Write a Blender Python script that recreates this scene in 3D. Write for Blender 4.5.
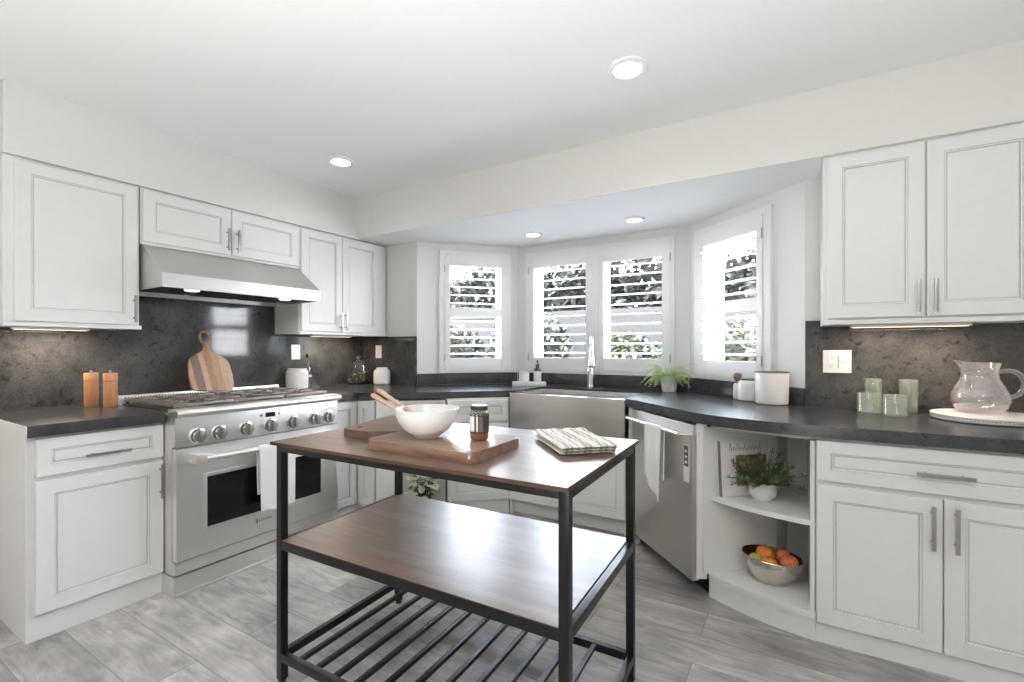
import bpy, bmesh, math, random
from mathutils import Vector, Matrix
random.seed(7)
PI = math.pi
S = bpy.context.scene
COL = S.collection
for o in list(bpy.data.objects):
    bpy.data.objects.remove(o)

# ------------------------------------------------------------------ camera
cam_d = bpy.data.cameras.new('camera')
cam_d.sensor_width = 36.0
cam_d.lens = 36.0 * 469.0 / 1024.0
cam_d.shift_y = 7.3 / 1024.0
cam_d.clip_start = 0.02
cam = bpy.data.objects.new('camera', cam_d)
cam.location = (0, 0, 1.235)
cam.rotation_euler = (PI / 2, 0, math.atan2(284, 469))
COL.objects.link(cam)
S.camera = cam

# ------------------------------------------------------------------ colour management
S.view_settings.view_transform = 'Standard'
S.view_settings.look = 'None'
S.view_settings.exposure = 0.0
S.view_settings.gamma = 1.0
S.view_settings.use_curve_mapping = False

# ------------------------------------------------------------------ world: bright hazy day sky
W = bpy.data.worlds.new('sky')
S.world = W
W.use_nodes = True
wn = W.node_tree
wn.nodes.clear()
wo = wn.nodes.new('ShaderNodeOutputWorld')
wb = wn.nodes.new('ShaderNodeBackground')
wr = wn.nodes.new('ShaderNodeValToRGB')
wt = wn.nodes.new('ShaderNodeTexCoord')
wm = wn.nodes.new('ShaderNodeSeparateXYZ')
wn.links.new(wt.outputs['Generated'], wm.inputs[0])
wn.links.new(wm.outputs['Z'], wr.inputs[0])
wr.color_ramp.elements[0].position = 0.0
wr.color_ramp.elements[0].color = (0.95, 0.97, 1.0, 1)
wr.color_ramp.elements[1].position = 0.7
wr.color_ramp.elements[1].color = (0.62, 0.78, 1.0, 1)
wn.links.new(wr.outputs[0], wb.inputs['Color'])
wb.inputs['Strength'].default_value = 40.0
wn.links.new(wb.outputs[0], wo.inputs['Surface'])


def area_light(name, loc, rot, sx, sy, power, color, spread=PI, parent=None, disk=False):
    d = bpy.data.lights.new(name, 'AREA')
    d.shape = 'DISK' if disk else 'RECTANGLE'
    d.size = sx
    if not disk:
        d.size_y = sy
    d.energy = power
    d.color = color
    d.spread = spread
    o = bpy.data.objects.new(name, d)
    o.location = loc
    o.rotation_euler = rot
    o.parent = parent
    COL.objects.link(o)
    return o


# sun on the garden, from high behind the house
sun_d = bpy.data.lights.new('sun', 'SUN')
sun_d.energy = 4.0
sun_d.angle = math.radians(1.0)
sun_d.color = (1.0, 0.96, 0.9)
sun = bpy.data.objects.new('sun', sun_d)
sun.rotation_euler = (math.radians(48), 0, math.radians(-25))
COL.objects.link(sun)
# added up-light, unseen behind the camera, to brighten the ceiling
area_light('bounce_fill', (-0.2, -0.5, 0.6), (PI, 0, 0), 0.8, 0.8, 108, (1.0, 0.994, 0.995), math.radians(172))
# added fill lamps, unseen behind the camera, to lift floor and low fronts
area_light('rear_fill', (-1.6, -1.3, 2.48), (0, 0, 0), 0.6, 0.6, 14, (1.0, 0.985, 0.96))
area_light('rear_fill', (0.7, -0.9, 2.48), (0, 0, 0), 0.6, 0.6, 14, (1.0, 0.985, 0.96))




# ------------------------------------------------------------------ node helpers
def mat(name):
    m = bpy.data.materials.new(name)
    m.use_nodes = True
    nt = m.node_tree
    return m, nt, nt.nodes['Principled BSDF']


def node(nt, kind, **kw):
    n = nt.nodes.new(kind)
    for k, v in kw.items():
        if k in n.inputs.keys():
            n.inputs[k].default_value = v
        else:
            setattr(n, k, v)
    return n


def coords(nt, scale=(1, 1, 1), rot=(0, 0, 0), loc=(0, 0, 0)):
    tc = nt.nodes.new('ShaderNodeTexCoord')
    mp = nt.nodes.new('ShaderNodeMapping')
    mp.inputs['Scale'].default_value = scale
    mp.inputs['Rotation'].default_value = rot
    mp.inputs['Location'].default_value = loc
    nt.links.new(tc.outputs['Object'], mp.inputs[0])
    return mp


def ramp(nt, src, stops):
    r = nt.nodes.new('ShaderNodeValToRGB')
    e = r.color_ramp.elements
    while len(e) < len(stops):
        e.new(0.5)
    for el, (p, c) in zip(e, stops):
        el.position = p
        el.color = (*c, 1) if len(c) == 3 else c
    nt.links.new(src, r.inputs[0])
    return r


def bump(nt, b, src, strength=0.1, dist=0.01):
    n = nt.nodes.new('ShaderNodeBump')
    n.inputs['Strength'].default_value = strength
    n.inputs['Distance'].default_value = dist
    nt.links.new(src, n.inputs['Height'])
    nt.links.new(n.outputs[0], b.inputs['Normal'])


def plain(name, col, rough=0.5, metal=0.0, var=0.04, scale=30.0, bmp=0.0, coat=0.0):
    """One colour with a faint mottling."""
    m, nt, b = mat(name)
    mp = coords(nt)
    nz = node(nt, 'ShaderNodeTexNoise', Scale=scale, Detail=3.0)
    nt.links.new(mp.outputs[0], nz.inputs['Vector'])
    lo = tuple(max(0, c * (1 - var)) for c in col)
    hi = tuple(min(1, c * (1 + var)) for c in col)
    r = ramp(nt, nz.outputs['Fac'], [(0.3, lo), (0.7, hi)])
    nt.links.new(r.outputs[0], b.inputs['Base Color'])
    b.inputs['Roughness'].default_value = rough
    b.inputs['Metallic'].default_value = metal
    b.inputs['Coat Weight'].default_value = coat
    if bmp:
        bump(nt, b, nz.outputs['Fac'], bmp)
    return m


def brushed(name, col, rough=0.3, axis=(1, 1, 60), var=0.06, aniso=0.0):
    m, nt, b = mat(name)
    mp = coords(nt, axis)
    nz = node(nt, 'ShaderNodeTexNoise', Scale=6.0, Detail=5.0)
    nt.links.new(mp.outputs[0], nz.inputs['Vector'])
    r = ramp(nt, nz.outputs['Fac'], [(0.3, tuple(c * (1 - var) for c in col)), (0.7, tuple(min(1, c * (1 + var)) for c in col))])
    nt.links.new(r.outputs[0], b.inputs['Base Color'])
    b.inputs['Roughness'].default_value = rough
    b.inputs['Metallic'].default_value = 1.0
    return m


def glass(name, tint=(1, 1, 1), refl=0.08, rough=0.0, extra=None, gain=0.75):
    """Thin clear glass: mostly straight-through, with a Fresnel sheen."""
    m = bpy.data.materials.new(name)
    m.use_nodes = True
    nt = m.node_tree
    nt.nodes.clear()
    out = nt.nodes.new('ShaderNodeOutputMaterial')
    tr = node(nt, 'ShaderNodeBsdfTransparent')
    tr.inputs['Color'].default_value = (*tint, 1)
    gl = node(nt, 'ShaderNodeBsdfGlossy', Roughness=rough)
    gl.inputs['Color'].default_value = (1, 1, 1, 1)
    lw = node(nt, 'ShaderNodeLayerWeight', Blend=0.35)
    mx = nt.nodes.new('ShaderNodeMixShader')
    mul = node(nt, 'ShaderNodeMath', operation='MULTIPLY_ADD')
    mul.inputs[1].default_value = gain
    mul.inputs[2].default_value = refl
    nt.links.new(lw.outputs['Facing'], mul.inputs[0])
    nt.links.new(mul.outputs[0], mx.inputs[0])
    nt.links.new(tr.outputs[0], mx.inputs[1])
    nt.links.new(gl.outputs[0], mx.inputs[2])
    last = mx
    if extra:                       # a share of diffuse body (seeded, frosted or cast glass)
        df = node(nt, 'ShaderNodeBsdfDiffuse')
        df.inputs['Color'].default_value = (*extra[0], 1)
        nz = node(nt, 'ShaderNodeTexNoise', Scale=extra[2], Detail=2.0)
        mp = coords(nt)
        nt.links.new(mp.outputs[0], nz.inputs['Vector'])
        r = ramp(nt, nz.outputs['Fac'], [(0.35, (extra[1] * extra[3],) * 3), (0.75, (min(1, extra[1] * (2 - extra[3])),) * 3)])
        m2 = nt.nodes.new('ShaderNodeMixShader')
        nt.links.new(r.outputs[0], m2.inputs[0])
        nt.links.new(mx.outputs[0], m2.inputs[1])
        nt.links.new(df.outputs[0], m2.inputs[2])
        last = m2
    nt.links.new(last.outputs[0], out.inputs['Surface'])
    return m


def emit(name, col, strength):
    m = bpy.data.materials.new(name)
    m.use_nodes = True
    nt = m.node_tree
    nt.nodes.clear()
    out = nt.nodes.new('ShaderNodeOutputMaterial')
    e = node(nt, 'ShaderNodeEmission', Strength=strength)
    e.inputs['Color'].default_value = (*col, 1)
    nt.links.new(e.outputs[0], out.inputs['Surface'])
    return m


def stone(name, base, dark, light, rough, scale=9.0):
    """Charcoal quartz: cloudy mottling with small dark flecks."""
    m, nt, b = mat(name)
    mp = coords(nt)
    n1 = node(nt, 'ShaderNodeTexNoise', Scale=scale, Detail=8.0, Roughness=0.65)
    n2 = node(nt, 'ShaderNodeTexNoise', Scale=scale * 4.2, Detail=4.0, Roughness=0.6, Distortion=0.6)
    n3 = node(nt, 'ShaderNodeTexNoise', Scale=scale * 16, Detail=2.0)
    for n in (n1, n2, n3):
        nt.links.new(mp.outputs[0], n.inputs['Vector'])
    r1 = ramp(nt, n1.outputs['Fac'], [(0.32, base), (0.72, light)])
    r2 = ramp(nt, n2.outputs['Fac'], [(0.30, (0.8, 0.8, 0.8)), (0.42, (0, 0, 0))])
    r3 = ramp(nt, n3.outputs['Fac'], [(0.3, (0.86,) * 3), (0.7, (1.1,) * 3)])
    mx = node(nt, 'ShaderNodeMix', data_type='RGBA')
    nt.links.new(r2.outputs[0], mx.inputs['Factor'])
    nt.links.new(r1.outputs[0], mx.inputs[6])
    mx.inputs[7].default_value = (*dark, 1)
    m3 = node(nt, 'ShaderNodeMix', data_type='RGBA', blend_type='MULTIPLY')
    m3.inputs['Factor'].default_value = 1.0
    nt.links.new(mx.outputs[2], m3.inputs[6])
    nt.links.new(r3.outputs[0], m3.inputs[7])
    nt.links.new(m3.outputs[2], b.inputs['Base Color'])
    b.inputs['Roughness'].default_value = rough
    return m


def wood(name, c0, c1, c2, axis='x', scale=1.0, rough=0.45, coat=0.0):
    """Long-grained wood; the grain runs along the given object axis."""
    m, nt, b = mat(name)
    s = {'x': (1.2, 14, 14), 'y': (14, 1.2, 14), 'z': (14, 14, 1.2)}[axis]
    mp = coords(nt, tuple(v * scale for v in s))
    n1 = node(nt, 'ShaderNodeTexNoise', Scale=1.6, Detail=7.0, Roughness=0.62, Distortion=0.7)
    nt.links.new(mp.outputs[0], n1.inputs['Vector'])
    r = ramp(nt, n1.outputs['Fac'], [(0.25, c0), (0.5, c1), (0.75, c2)])
    nt.links.new(r.outputs[0], b.inputs['Base Color'])
    b.inputs['Roughness'].default_value = rough
    b.inputs['Coat Weight'].default_value = coat
    bump(nt, b, n1.outputs['Fac'], 0.08, 0.004)
    return m


def bands(name, stops, axis=0, lo=-0.1, hi=0.1, rough=0.6, const=True, bmp=0.0):
    """Colour bands across an object axis (stripes of a cloth, laminated strips of a board)."""
    m, nt, b = mat(name)
    tc = nt.nodes.new('ShaderNodeTexCoord')
    sx = nt.nodes.new('ShaderNodeSeparateXYZ')
    nt.links.new(tc.outputs['Object'], sx.inputs[0])
    mr = nt.nodes.new('ShaderNodeMapRange')
    mr.inputs['From Min'].default_value = lo
    mr.inputs['From Max'].default_value = hi
    nt.links.new(sx.outputs[axis], mr.inputs['Value'])
    r = ramp(nt, mr.outputs[0], stops)
    r.color_ramp.interpolation = 'CONSTANT' if const else 'LINEAR'
    nz = node(nt, 'ShaderNodeTexNoise', Scale=220.0 if bmp else 6.0, Detail=4.0)
    mp = coords(nt, (1, 1, 1) if bmp else ((8, 8, 1) if axis == 0 else (1, 8, 8)))
    nt.links.new(mp.outputs[0], nz.inputs['Vector'])
    rr = ramp(nt, nz.outputs['Fac'], [(0.3, (0.82,) * 3), (0.7, (1.08,) * 3)])
    mx = node(nt, 'ShaderNodeMix', data_type='RGBA', blend_type='MULTIPLY')
    mx.inputs['Factor'].default_value = 1.0
    nt.links.new(r.outputs[0], mx.inputs[6])
    nt.links.new(rr.outputs[0], mx.inputs[7])
    nt.links.new(mx.outputs[2], b.inputs['Base Color'])
    b.inputs['Roughness'].default_value = rough
    if bmp:
        bump(nt, b, nz.outputs['Fac'], bmp, 0.002)
    return m


def floor_material():
    m, nt, b = mat('grey_oak_planks')
    mp = coords(nt, loc=(0.35, 0.06, 0))
    br = nt.nodes.new('ShaderNodeTexBrick')
    br.offset = 0.37
    br.offset_frequency = 2
    for k, v in {'Scale': 1.0, 'Brick Width': 1.22, 'Row Height': 0.2, 'Mortar Size': 0.0016, 'Mortar Smooth': 0.2, 'Bias': 0.0}.items():
        br.inputs[k].default_value = v
    br.inputs['Color1'].default_value = (0.0, 0.0, 0.0, 1)
    br.inputs['Color2'].default_value = (1.0, 1.0, 1.0, 1)
    br.inputs['Mortar'].default_value = (0.5, 0.5, 0.5, 1)
    nt.links.new(mp.outputs[0], br.inputs['Vector'])
    # every plank its own grain: shift the grain by the plank's random value
    sep = node(nt, 'ShaderNodeVectorMath', operation='MULTIPLY_ADD')
    nt.links.new(br.outputs['Color'], sep.inputs[0])
    sep.inputs[1].default_value = (7.3, 3.1, 5.7)
    nt.links.new(mp.outputs[0], sep.inputs[2])
    st = node(nt, 'ShaderNodeVectorMath', operation='MULTIPLY')
    nt.links.new(sep.outputs[0], st.inputs[0])
    st.inputs[1].default_value = (2.0, 9.0, 1.0)
    g = node(nt, 'ShaderNodeTexNoise', Scale=1.5, Detail=9.0, Roughness=0.66, Distortion=1.3)
    nt.links.new(st.outputs[0], g.inputs['Vector'])
    cl = node(nt, 'ShaderNodeTexNoise', Scale=3.4, Detail=4.0)
    nt.links.new(sep.outputs[0], cl.inputs['Vector'])
    fine = node(nt, 'ShaderNodeVectorMath', operation='MULTIPLY')
    nt.links.new(sep.outputs[0], fine.inputs[0])
    fine.inputs[1].default_value = (6.0, 90.0, 1.0)
    g2 = node(nt, 'ShaderNodeTexNoise', Scale=1.0, Detail=4.0)
    nt.links.new(fine.outputs[0], g2.inputs['Vector'])
    rg = ramp(nt, g.outputs['Fac'], [(0.28, (0.28, 0.27, 0.258)), (0.46, (0.475, 0.463, 0.445)), (0.66, (0.64, 0.625, 0.605))])
    rc = ramp(nt, cl.outputs['Fac'], [(0.3, (0.62, 0.62, 0.635)), (0.68, (1.18, 1.16, 1.13))])
    rp = ramp(nt, br.outputs['Color'], [(0.0, (0.70, 0.69, 0.685)), (1.0, (1.10, 1.085, 1.065))])
    r2 = ramp(nt, g2.outputs['Fac'], [(0.3, (0.9,) * 3), (0.7, (1.06,) * 3)])

    def mul(a, c):
        x = node(nt, 'ShaderNodeMix', data_type='RGBA', blend_type='MULTIPLY')
        x.inputs['Factor'].default_value = 1.0
        nt.links.new(a, x.inputs[6])
        nt.links.new(c, x.inputs[7])
        return x.outputs[2]
    c = mul(mul(mul(rg.outputs[0], rc.outputs[0]), rp.outputs[0]), r2.outputs[0])
    mo = node(nt, 'ShaderNodeMix', data_type='RGBA')
    nt.links.new(br.outputs['Fac'], mo.inputs['Factor'])
    nt.links.new(c, mo.inputs[6])
    mo.inputs[7].default_value = (0.2, 0.195, 0.19, 1)
    nt.links.new(mo.outputs[2], b.inputs['Base Color'])
    b.inputs['Roughness'].default_value = 0.36
    bump(nt, b, g.outputs['Fac'], 0.06, 0.004)
    return m


M = {}
M['wall'] = plain('warm_white_wall_paint', (0.74, 0.732, 0.70), 0.7, var=0.01)
M['bay'] = plain('white_wall_paint', (0.78, 0.783, 0.78), 0.65, var=0.01)
M['ceiling'] = plain('white_ceiling_paint', (0.91, 0.91, 0.905), 0.8, var=0.008)
M['trim'] = plain('white_trim_enamel', (0.86, 0.86, 0.855), 0.35, var=0.008)
M['cab'] = plain('white_cabinet_enamel', (0.76, 0.758, 0.745), 0.38, var=0.01)
M['glaze'] = plain('grey_glaze_line', (0.56, 0.55, 0.53), 0.5, var=0.05)
M['cabin'] = plain('cabinet_interior', (0.76, 0.755, 0.73), 0.45, var=0.012)
M['dark'] = plain('dark_gap', (0.03, 0.03, 0.03), 0.8)
M['floor'] = floor_material()
M['stone'] = stone('charcoal_quartz', (0.034, 0.036, 0.041), (0.018, 0.019, 0.022), (0.068, 0.070, 0.076), 0.25)
M['splash'] = stone('polished_charcoal_quartz', (0.043, 0.046, 0.047), (0.019, 0.020, 0.021), (0.112, 0.110, 0.106), 0.07, 5.5)
M['splash'].node_tree.nodes['Principled BSDF'].inputs['Specular IOR Level'].default_value = 0.24
M['steel'] = brushed('brushed_stainless_steel', (0.86, 0.855, 0.84), 0.36, (1, 1, 260), 0.03)
M['steel_v'] = brushed('vertical_brushed_steel', (0.68, 0.66, 0.635), 0.32, (260, 260, 1), 0.03)
M['steel_warm'] = brushed('satin_steel', (0.82, 0.805, 0.78), 0.40, (1, 1, 260), 0.03)
M['hood_steel'] = brushed('satin_hood_steel', (0.64, 0.63, 0.615), 0.48, (1, 1, 260), 0.03)
M['sink'] = brushed('sink_steel', (0.60, 0.59, 0.57), 0.24, (240, 240, 1), 0.03)
M['nickel'] = brushed('brushed_nickel', (0.42, 0.41, 0.40), 0.34, (3, 3, 3))
M['chrome'] = brushed('polished_chrome', (0.72, 0.72, 0.72), 0.12, (3, 3, 3))
M['iron'] = plain('cast_iron', (0.24, 0.21, 0.19), 0.42, metal=0.6, var=0.2, scale=80, bmp=0.1)
M['black_glass'] = plain('black_oven_glass', (0.006, 0.006, 0.007), 0.08, var=0.0)
M['black_enamel'] = plain('black_cooktop_enamel', (0.02, 0.02, 0.021), 0.3)
M['black_metal'] = plain('black_powder_coated_metal', (0.006, 0.006, 0.007), 0.34, var=0.1, scale=200)
M['black_metal'].node_tree.nodes['Principled BSDF'].inputs['Specular IOR Level'].default_value = 0.45
M['rustic'] = wood('dark_rustic_board', (0.068, 0.040, 0.028), (0.145, 0.088, 0.060), (0.235, 0.155, 0.108), 'x', 0.8, 0.36, 0.4)
M['rustic'].node_tree.nodes['Principled BSDF'].inputs['Specular IOR Level'].default_value = 0.75
M['rustic'].node_tree.nodes['Principled BSDF'].inputs['Coat Roughness'].default_value = 0.34
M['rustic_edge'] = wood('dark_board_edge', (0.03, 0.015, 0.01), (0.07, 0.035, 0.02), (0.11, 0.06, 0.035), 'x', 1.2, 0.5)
M['chop'] = wood('acacia_wood', (0.105, 0.055, 0.036), (0.215, 0.128, 0.084), (0.34, 0.225, 0.152), 'x', 1.4, 0.36, 0.3)
M['chop2'] = wood('brown_walnut', (0.085, 0.048, 0.032), (0.17, 0.10, 0.068), (0.26, 0.165, 0.115), 'x', 1.4, 0.45)
M['mill'] = wood('orange_beech', (0.36, 0.15, 0.06), (0.52, 0.245, 0.115), (0.62, 0.33, 0.18), 'z', 1.5, 0.35)
M['beech'] = wood('pale_beech', (0.38, 0.24, 0.145), (0.52, 0.36, 0.24), (0.62, 0.46, 0.33), 'x', 1.5, 0.5)
M['paddle'] = bands('striped_acacia', [(0.0, (0.44, 0.27, 0.19)), (0.13, (0.19, 0.135, 0.11)), (0.33, (0.47, 0.30, 0.21)),
                                      (0.46, (0.34, 0.20, 0.135)), (0.62, (0.42, 0.26, 0.18)), (0.80, (0.50, 0.34, 0.24))], 0, -0.13, 0.13, 0.5)
M['ceramic'] = plain('white_ceramic', (0.80, 0.785, 0.76), 0.35, var=0.015)
M['ceramic_gloss'] = plain('glossy_white_ceramic', (0.80, 0.79, 0.78), 0.18, var=0.01)
M['paper'] = plain('white_paper', (0.74, 0.71, 0.70), 0.7, var=0.02)
M['ink'] = plain('grey_ink', (0.22, 0.19, 0.18), 0.7)
M['plastic'] = plain('white_plastic', (0.88, 0.87, 0.86), 0.4, var=0.005)
M['slot'] = plain('grey_slot', (0.12, 0.11, 0.10), 0.6)
M['pane'] = glass('window_glass', (1, 1, 1), 0.006, gain=0.01)
M['clear'] = glass('clear_glass', (0.95, 0.96, 0.96), 0.04, gain=0.5)
M['jar_glass'] = glass('jar_glass', (0.95, 0.96, 0.96), 0.09, gain=1.0)
M['seeded'] = glass('bubbled_pitcher_glass', (0.93, 0.92, 0.93), 0.05, 0.03, ((0.9, 0.88, 0.88), 0.13, 150, 0.02), gain=0.6)
M['green_glass'] = glass('pale_green_glass', (0.91, 0.95, 0.90), 0.05, 0.08, ((0.66, 0.71, 0.62), 0.24, 4, 0.95), gain=0.4)
M['smoke_glass'] = glass('ribbed_grey_glass', (0.91, 0.93, 0.90), 0.05, 0.1, ((0.58, 0.60, 0.55), 0.22, 4, 0.95), gain=0.4)
M['honey'] = plain('amber_honey', (0.36, 0.11, 0.022), 0.12, var=0.1, coat=0.6)
M['label_dark'] = plain('brown_paper_label', (0.05, 0.036, 0.028), 0.6, var=0.2, scale=60)
M['black_plastic'] = plain('black_plastic', (0.025, 0.024, 0.024), 0.35)
M['terry'] = plain('white_terry_cloth', (0.80, 0.79, 0.77), 0.95, var=0.07, scale=260, bmp=0.5)
M['linen'] = plain('white_linen', (0.82, 0.81, 0.78), 0.9, var=0.03, scale=200, bmp=0.2)
M['stripe_cloth'] = bands('striped_tea_towel', [
    (0.0, (0.74, 0.72, 0.67)), (0.10, (0.46, 0.42, 0.38)), (0.155, (0.74, 0.72, 0.67)), (0.18, (0.52, 0.48, 0.44)), (0.215, (0.76, 0.74, 0.69)),
    (0.30, (0.50, 0.46, 0.42)), (0.33, (0.76, 0.74, 0.69)), (0.40, (0.46, 0.42, 0.38)), (0.455, (0.70, 0.67, 0.62)), (0.475, (0.45, 0.41, 0.37)),
    (0.53, (0.76, 0.74, 0.69)), (0.66, (0.46, 0.41, 0.36)), (0.71, (0.74, 0.71, 0.66)), (0.735, (0.50, 0.46, 0.41)), (0.79, (0.76, 0.74, 0.69)),
    (0.88, (0.47, 0.43, 0.39)), (0.93, (0.74, 0.72, 0.67))], 0, -0.105, 0.105, 0.9, True, 0.3)
M['hammered'] = brushed('hammered_nickel_bowl', (0.62, 0.58, 0.53), 0.24, (4, 4, 4))
M['copper_in'] = plain('bronze_bowl_lining', (0.22, 0.11, 0.06), 0.3, metal=0.9, var=0.1)
M['orange'] = plain('orange_peel', (0.80, 0.29, 0.045), 0.45, var=0.08, scale=70, bmp=0.15)
M['peach'] = plain('peach_skin', (0.72, 0.20, 0.085), 0.55, var=0.3, scale=18)
M['plum'] = plain('plum_skin', (0.22, 0.035, 0.05), 0.35, var=0.3, scale=20)
M['pear'] = plain('green_pear_skin', (0.50, 0.52, 0.14), 0.45, var=0.12, scale=40)
M['soil'] = plain('potting_soil', (0.03, 0.02, 0.015), 0.95, var=0.4, scale=120, bmp=0.6)
M['fern'] = plain('light_green_leaf', (0.50, 0.62, 0.26), 0.5, var=0.35, scale=14)
M['herb'] = plain('dark_green_needle_leaf', (0.13, 0.19, 0.085), 0.6, var=0.35, scale=25)
M['ivy'] = plain('variegated_leaf', (0.50, 0.56, 0.42), 0.5, var=0.45, scale=22)
M['ivy_dark'] = plain('dark_ivy_leaf', (0.03, 0.05, 0.02), 0.5, var=0.3, scale=22)
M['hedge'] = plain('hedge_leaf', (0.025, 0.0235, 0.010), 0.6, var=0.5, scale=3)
M['hedge_y'] = plain('yellow_shrub_leaf', (0.040, 0.038, 0.012), 0.6, var=0.4, scale=3)  # yellow-green leaf colour of the lighter shrubs
M['hedge_d'] = plain('dark_tree_leaf', (0.019, 0.0175, 0.011), 0.6, var=0.5, scale=3)  # dark leaf colour of the trees
M['bark'] = wood('grey_bark', (0.08, 0.06, 0.045), (0.14, 0.11, 0.085), (0.2, 0.16, 0.13), 'z', 1.0, 0.9)
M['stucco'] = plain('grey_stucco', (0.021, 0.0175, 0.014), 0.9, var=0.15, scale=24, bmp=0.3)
M['paving'] = plain('pale_paving', (0.74, 0.73, 0.70), 0.9, var=0.1, scale=4)
M['lamp'] = emit('lit_lamp_lens', (1.0, 0.97, 0.92), 9.0)
M['hood_lamp'] = emit('lit_hood_lens', (1.0, 0.95, 0.86), 2.2)
M['warm_strip'] = emit('lit_strip_lens', (1.0, 0.78, 0.55), 3.0)
M['beans'] = plain('coffee_beans', (0.045, 0.028, 0.02), 0.5, var=0.5, scale=70, bmp=0.8)
M['bean_pale'] = plain('pale_sweets', (0.62, 0.55, 0.48), 0.6, var=0.2, scale=70)
M['book_photo'] = plain('printed_photo', (0.26, 0.19, 0.13), 0.5, var=0.75, scale=45)
M['lid_wood'] = plain('grey_brown_lid', (0.16, 0.14, 0.12), 0.5)
M['marble'] = stone('white_marble', (0.72, 0.71, 0.70), (0.5, 0.5, 0.5), (0.82, 0.81, 0.80), 0.3, 6.0)
M['olive'] = plain('dark_olive_pump', (0.05, 0.05, 0.035), 0.35)
M['filter'] = plain('dark_hood_filter', (0.05, 0.047, 0.045), 0.45, metal=0.6)


# ------------------------------------------------------------------ mesh builder
class MB:
    def __init__(self):
        self.bm = bmesh.new()

    def _mi(self, faces, mi):
        for f in faces:
            f.material_index = mi

    def box(self, x0, y0, z0, x1, y1, z1, bev=0.0, mi=0, rot=None, seg=2):
        bm = self.bm
        x0, x1 = min(x0, x1), max(x0, x1)
        y0, y1 = min(y0, y1), max(y0, y1)
        z0, z1 = min(z0, z1), max(z0, z1)
        v = [bm.verts.new(p) for p in ((x0, y0, z0), (x1, y0, z0), (x1, y1, z0), (x0, y1, z0), (x0, y0, z1), (x1, y0, z1), (x1, y1, z1), (x0, y1, z1))]
        fs = [bm.faces.new([v[i] for i in q]) for q in ((3, 2, 1, 0), (4, 5, 6, 7), (0, 1, 5, 4), (1, 2, 6, 5), (2, 3, 7, 6), (3, 0, 4, 7))]
        self._mi(fs, mi)
        allv = v
        if bev > 0:
            es = list({e for f in fs for e in f.edges})
            r = bmesh.ops.bevel(bm, geom=es, offset=bev, segments=seg, affect='EDGES', profile=0.7)
            self._mi(r['faces'], mi)
            allv = list({w for f in r['faces'] for w in f.verts} | {w for w in v if w.is_valid})
        if rot is not None:
            for w in allv:
                w.co = rot @ w.co
        return allv

    def prism(self, poly, z0, z1, bev=0.0, mi=0, side_mi=None, mat4=None):
        """A polygon in x, y (counter-clockwise) drawn up from z0 to z1."""
        bm = self.bm
        b = [bm.verts.new((x, y, z0)) for x, y in poly]
        t = [bm.verts.new((x, y, z1)) for x, y in poly]
        n = len(poly)
        fb = bm.faces.new(b[::-1])
        ft = bm.faces.new(t)
        sd = [bm.faces.new((b[i], b[(i + 1) % n], t[(i + 1) % n], t[i])) for i in range(n)]
        self._mi([fb, ft], mi)
        self._mi(sd, mi if side_mi is None else side_mi)
        if n > 10:
            for f in sd:
                f.smooth = True
        vs = b + t
        if bev > 0:
            es = list(set(fb.edges) | set(ft.edges))
            r = bmesh.ops.bevel(bm, geom=es, offset=bev, segments=2, affect='EDGES', profile=0.7)
            self._mi(r['faces'], mi if side_mi is None else side_mi)
            vs = list({w for f in r['faces'] for w in f.verts} | {w for w in vs if w.is_valid})
        if mat4 is not None:
            for w in vs:
                w.co = mat4 @ w.co
        return vs

    def lathe(self, prof, seg=32, c=(0, 0, 0), mi=0, sx=1.0, sy=1.0, mis=None, close=True):
        """Turn a (radius, z) profile about the vertical through c."""
        bm = self.bm
        rings = []
        for r, z in prof:
            if r < 1e-6:
                rings.append([bm.verts.new((c[0], c[1], c[2] + z))])
            else:
                rings.append([bm.verts.new((c[0] + r * sx * math.cos(2 * PI * k / seg), c[1] + r * sy * math.sin(2 * PI * k / seg), c[2] + z)) for k in range(seg)])
        for i in range(len(rings) - 1):
            a, d = rings[i], rings[i + 1]
            m = mis[i] if mis else mi
            for k in range(seg):
                k2 = (k + 1) % seg
                if len(a) == 1 and len(d) == 1:
                    continue
                if len(a) == 1:
                    f = bm.faces.new((a[0], d[k2], d[k]))
                    f.material_index = m
                    f.smooth = True
                    continue
                if len(d) == 1:
                    f = bm.faces.new((a[k], a[k2], d[0]))
                    f.material_index = m
                    f.smooth = True
                    continue
                f = bm.faces.new((a[k], a[k2], d[k2], d[k]))
                f.material_index = m
                f.smooth = True
        return [v for r in rings for v in r]

    def tube(self, pts, rad, seg=12, mi=0, flat=None, cap=True):
        """A round tube along points; rad one value or one per point; flat squashes the section."""
        bm = self.bm
        pts = [Vector(p) for p in pts]
        n = len(pts)
        rs = rad if isinstance(rad, (list, tuple)) else [rad] * n
        up = Vector((0, 0, 1))
        rings = []
        prev = None
        for i, p in enumerate(pts):
            t = (pts[min(i + 1, n - 1)] - pts[max(i - 1, 0)]).normalized()
            if prev is None:
                a = t.cross(up)
                if a.length < 1e-3:
                    a = t.cross(Vector((1, 0, 0)))
                a.normalize()
            else:
                a = (prev - t * prev.dot(t)).normalized()
            prev = a
            b = t.cross(a).normalized()
            fb = 1.0 if flat is None else flat
            rings.append([bm.verts.new(p + a * rs[i] * math.cos(2 * PI * k / seg) + b * rs[i] * fb * math.sin(2 * PI * k / seg)) for k in range(seg)])
        for i in range(n - 1):
            for k in range(seg):
                k2 = (k + 1) % seg
                f = bm.faces.new((rings[i][k], rings[i][k2], rings[i + 1][k2], rings[i + 1][k]))
                f.material_index = mi
                f.smooth = True
        if cap:
            for r in (rings[0][::-1], rings[-1]):
                f = bm.faces.new(r)
                f.material_index = mi
        return [v for r in rings for v in r]

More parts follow.
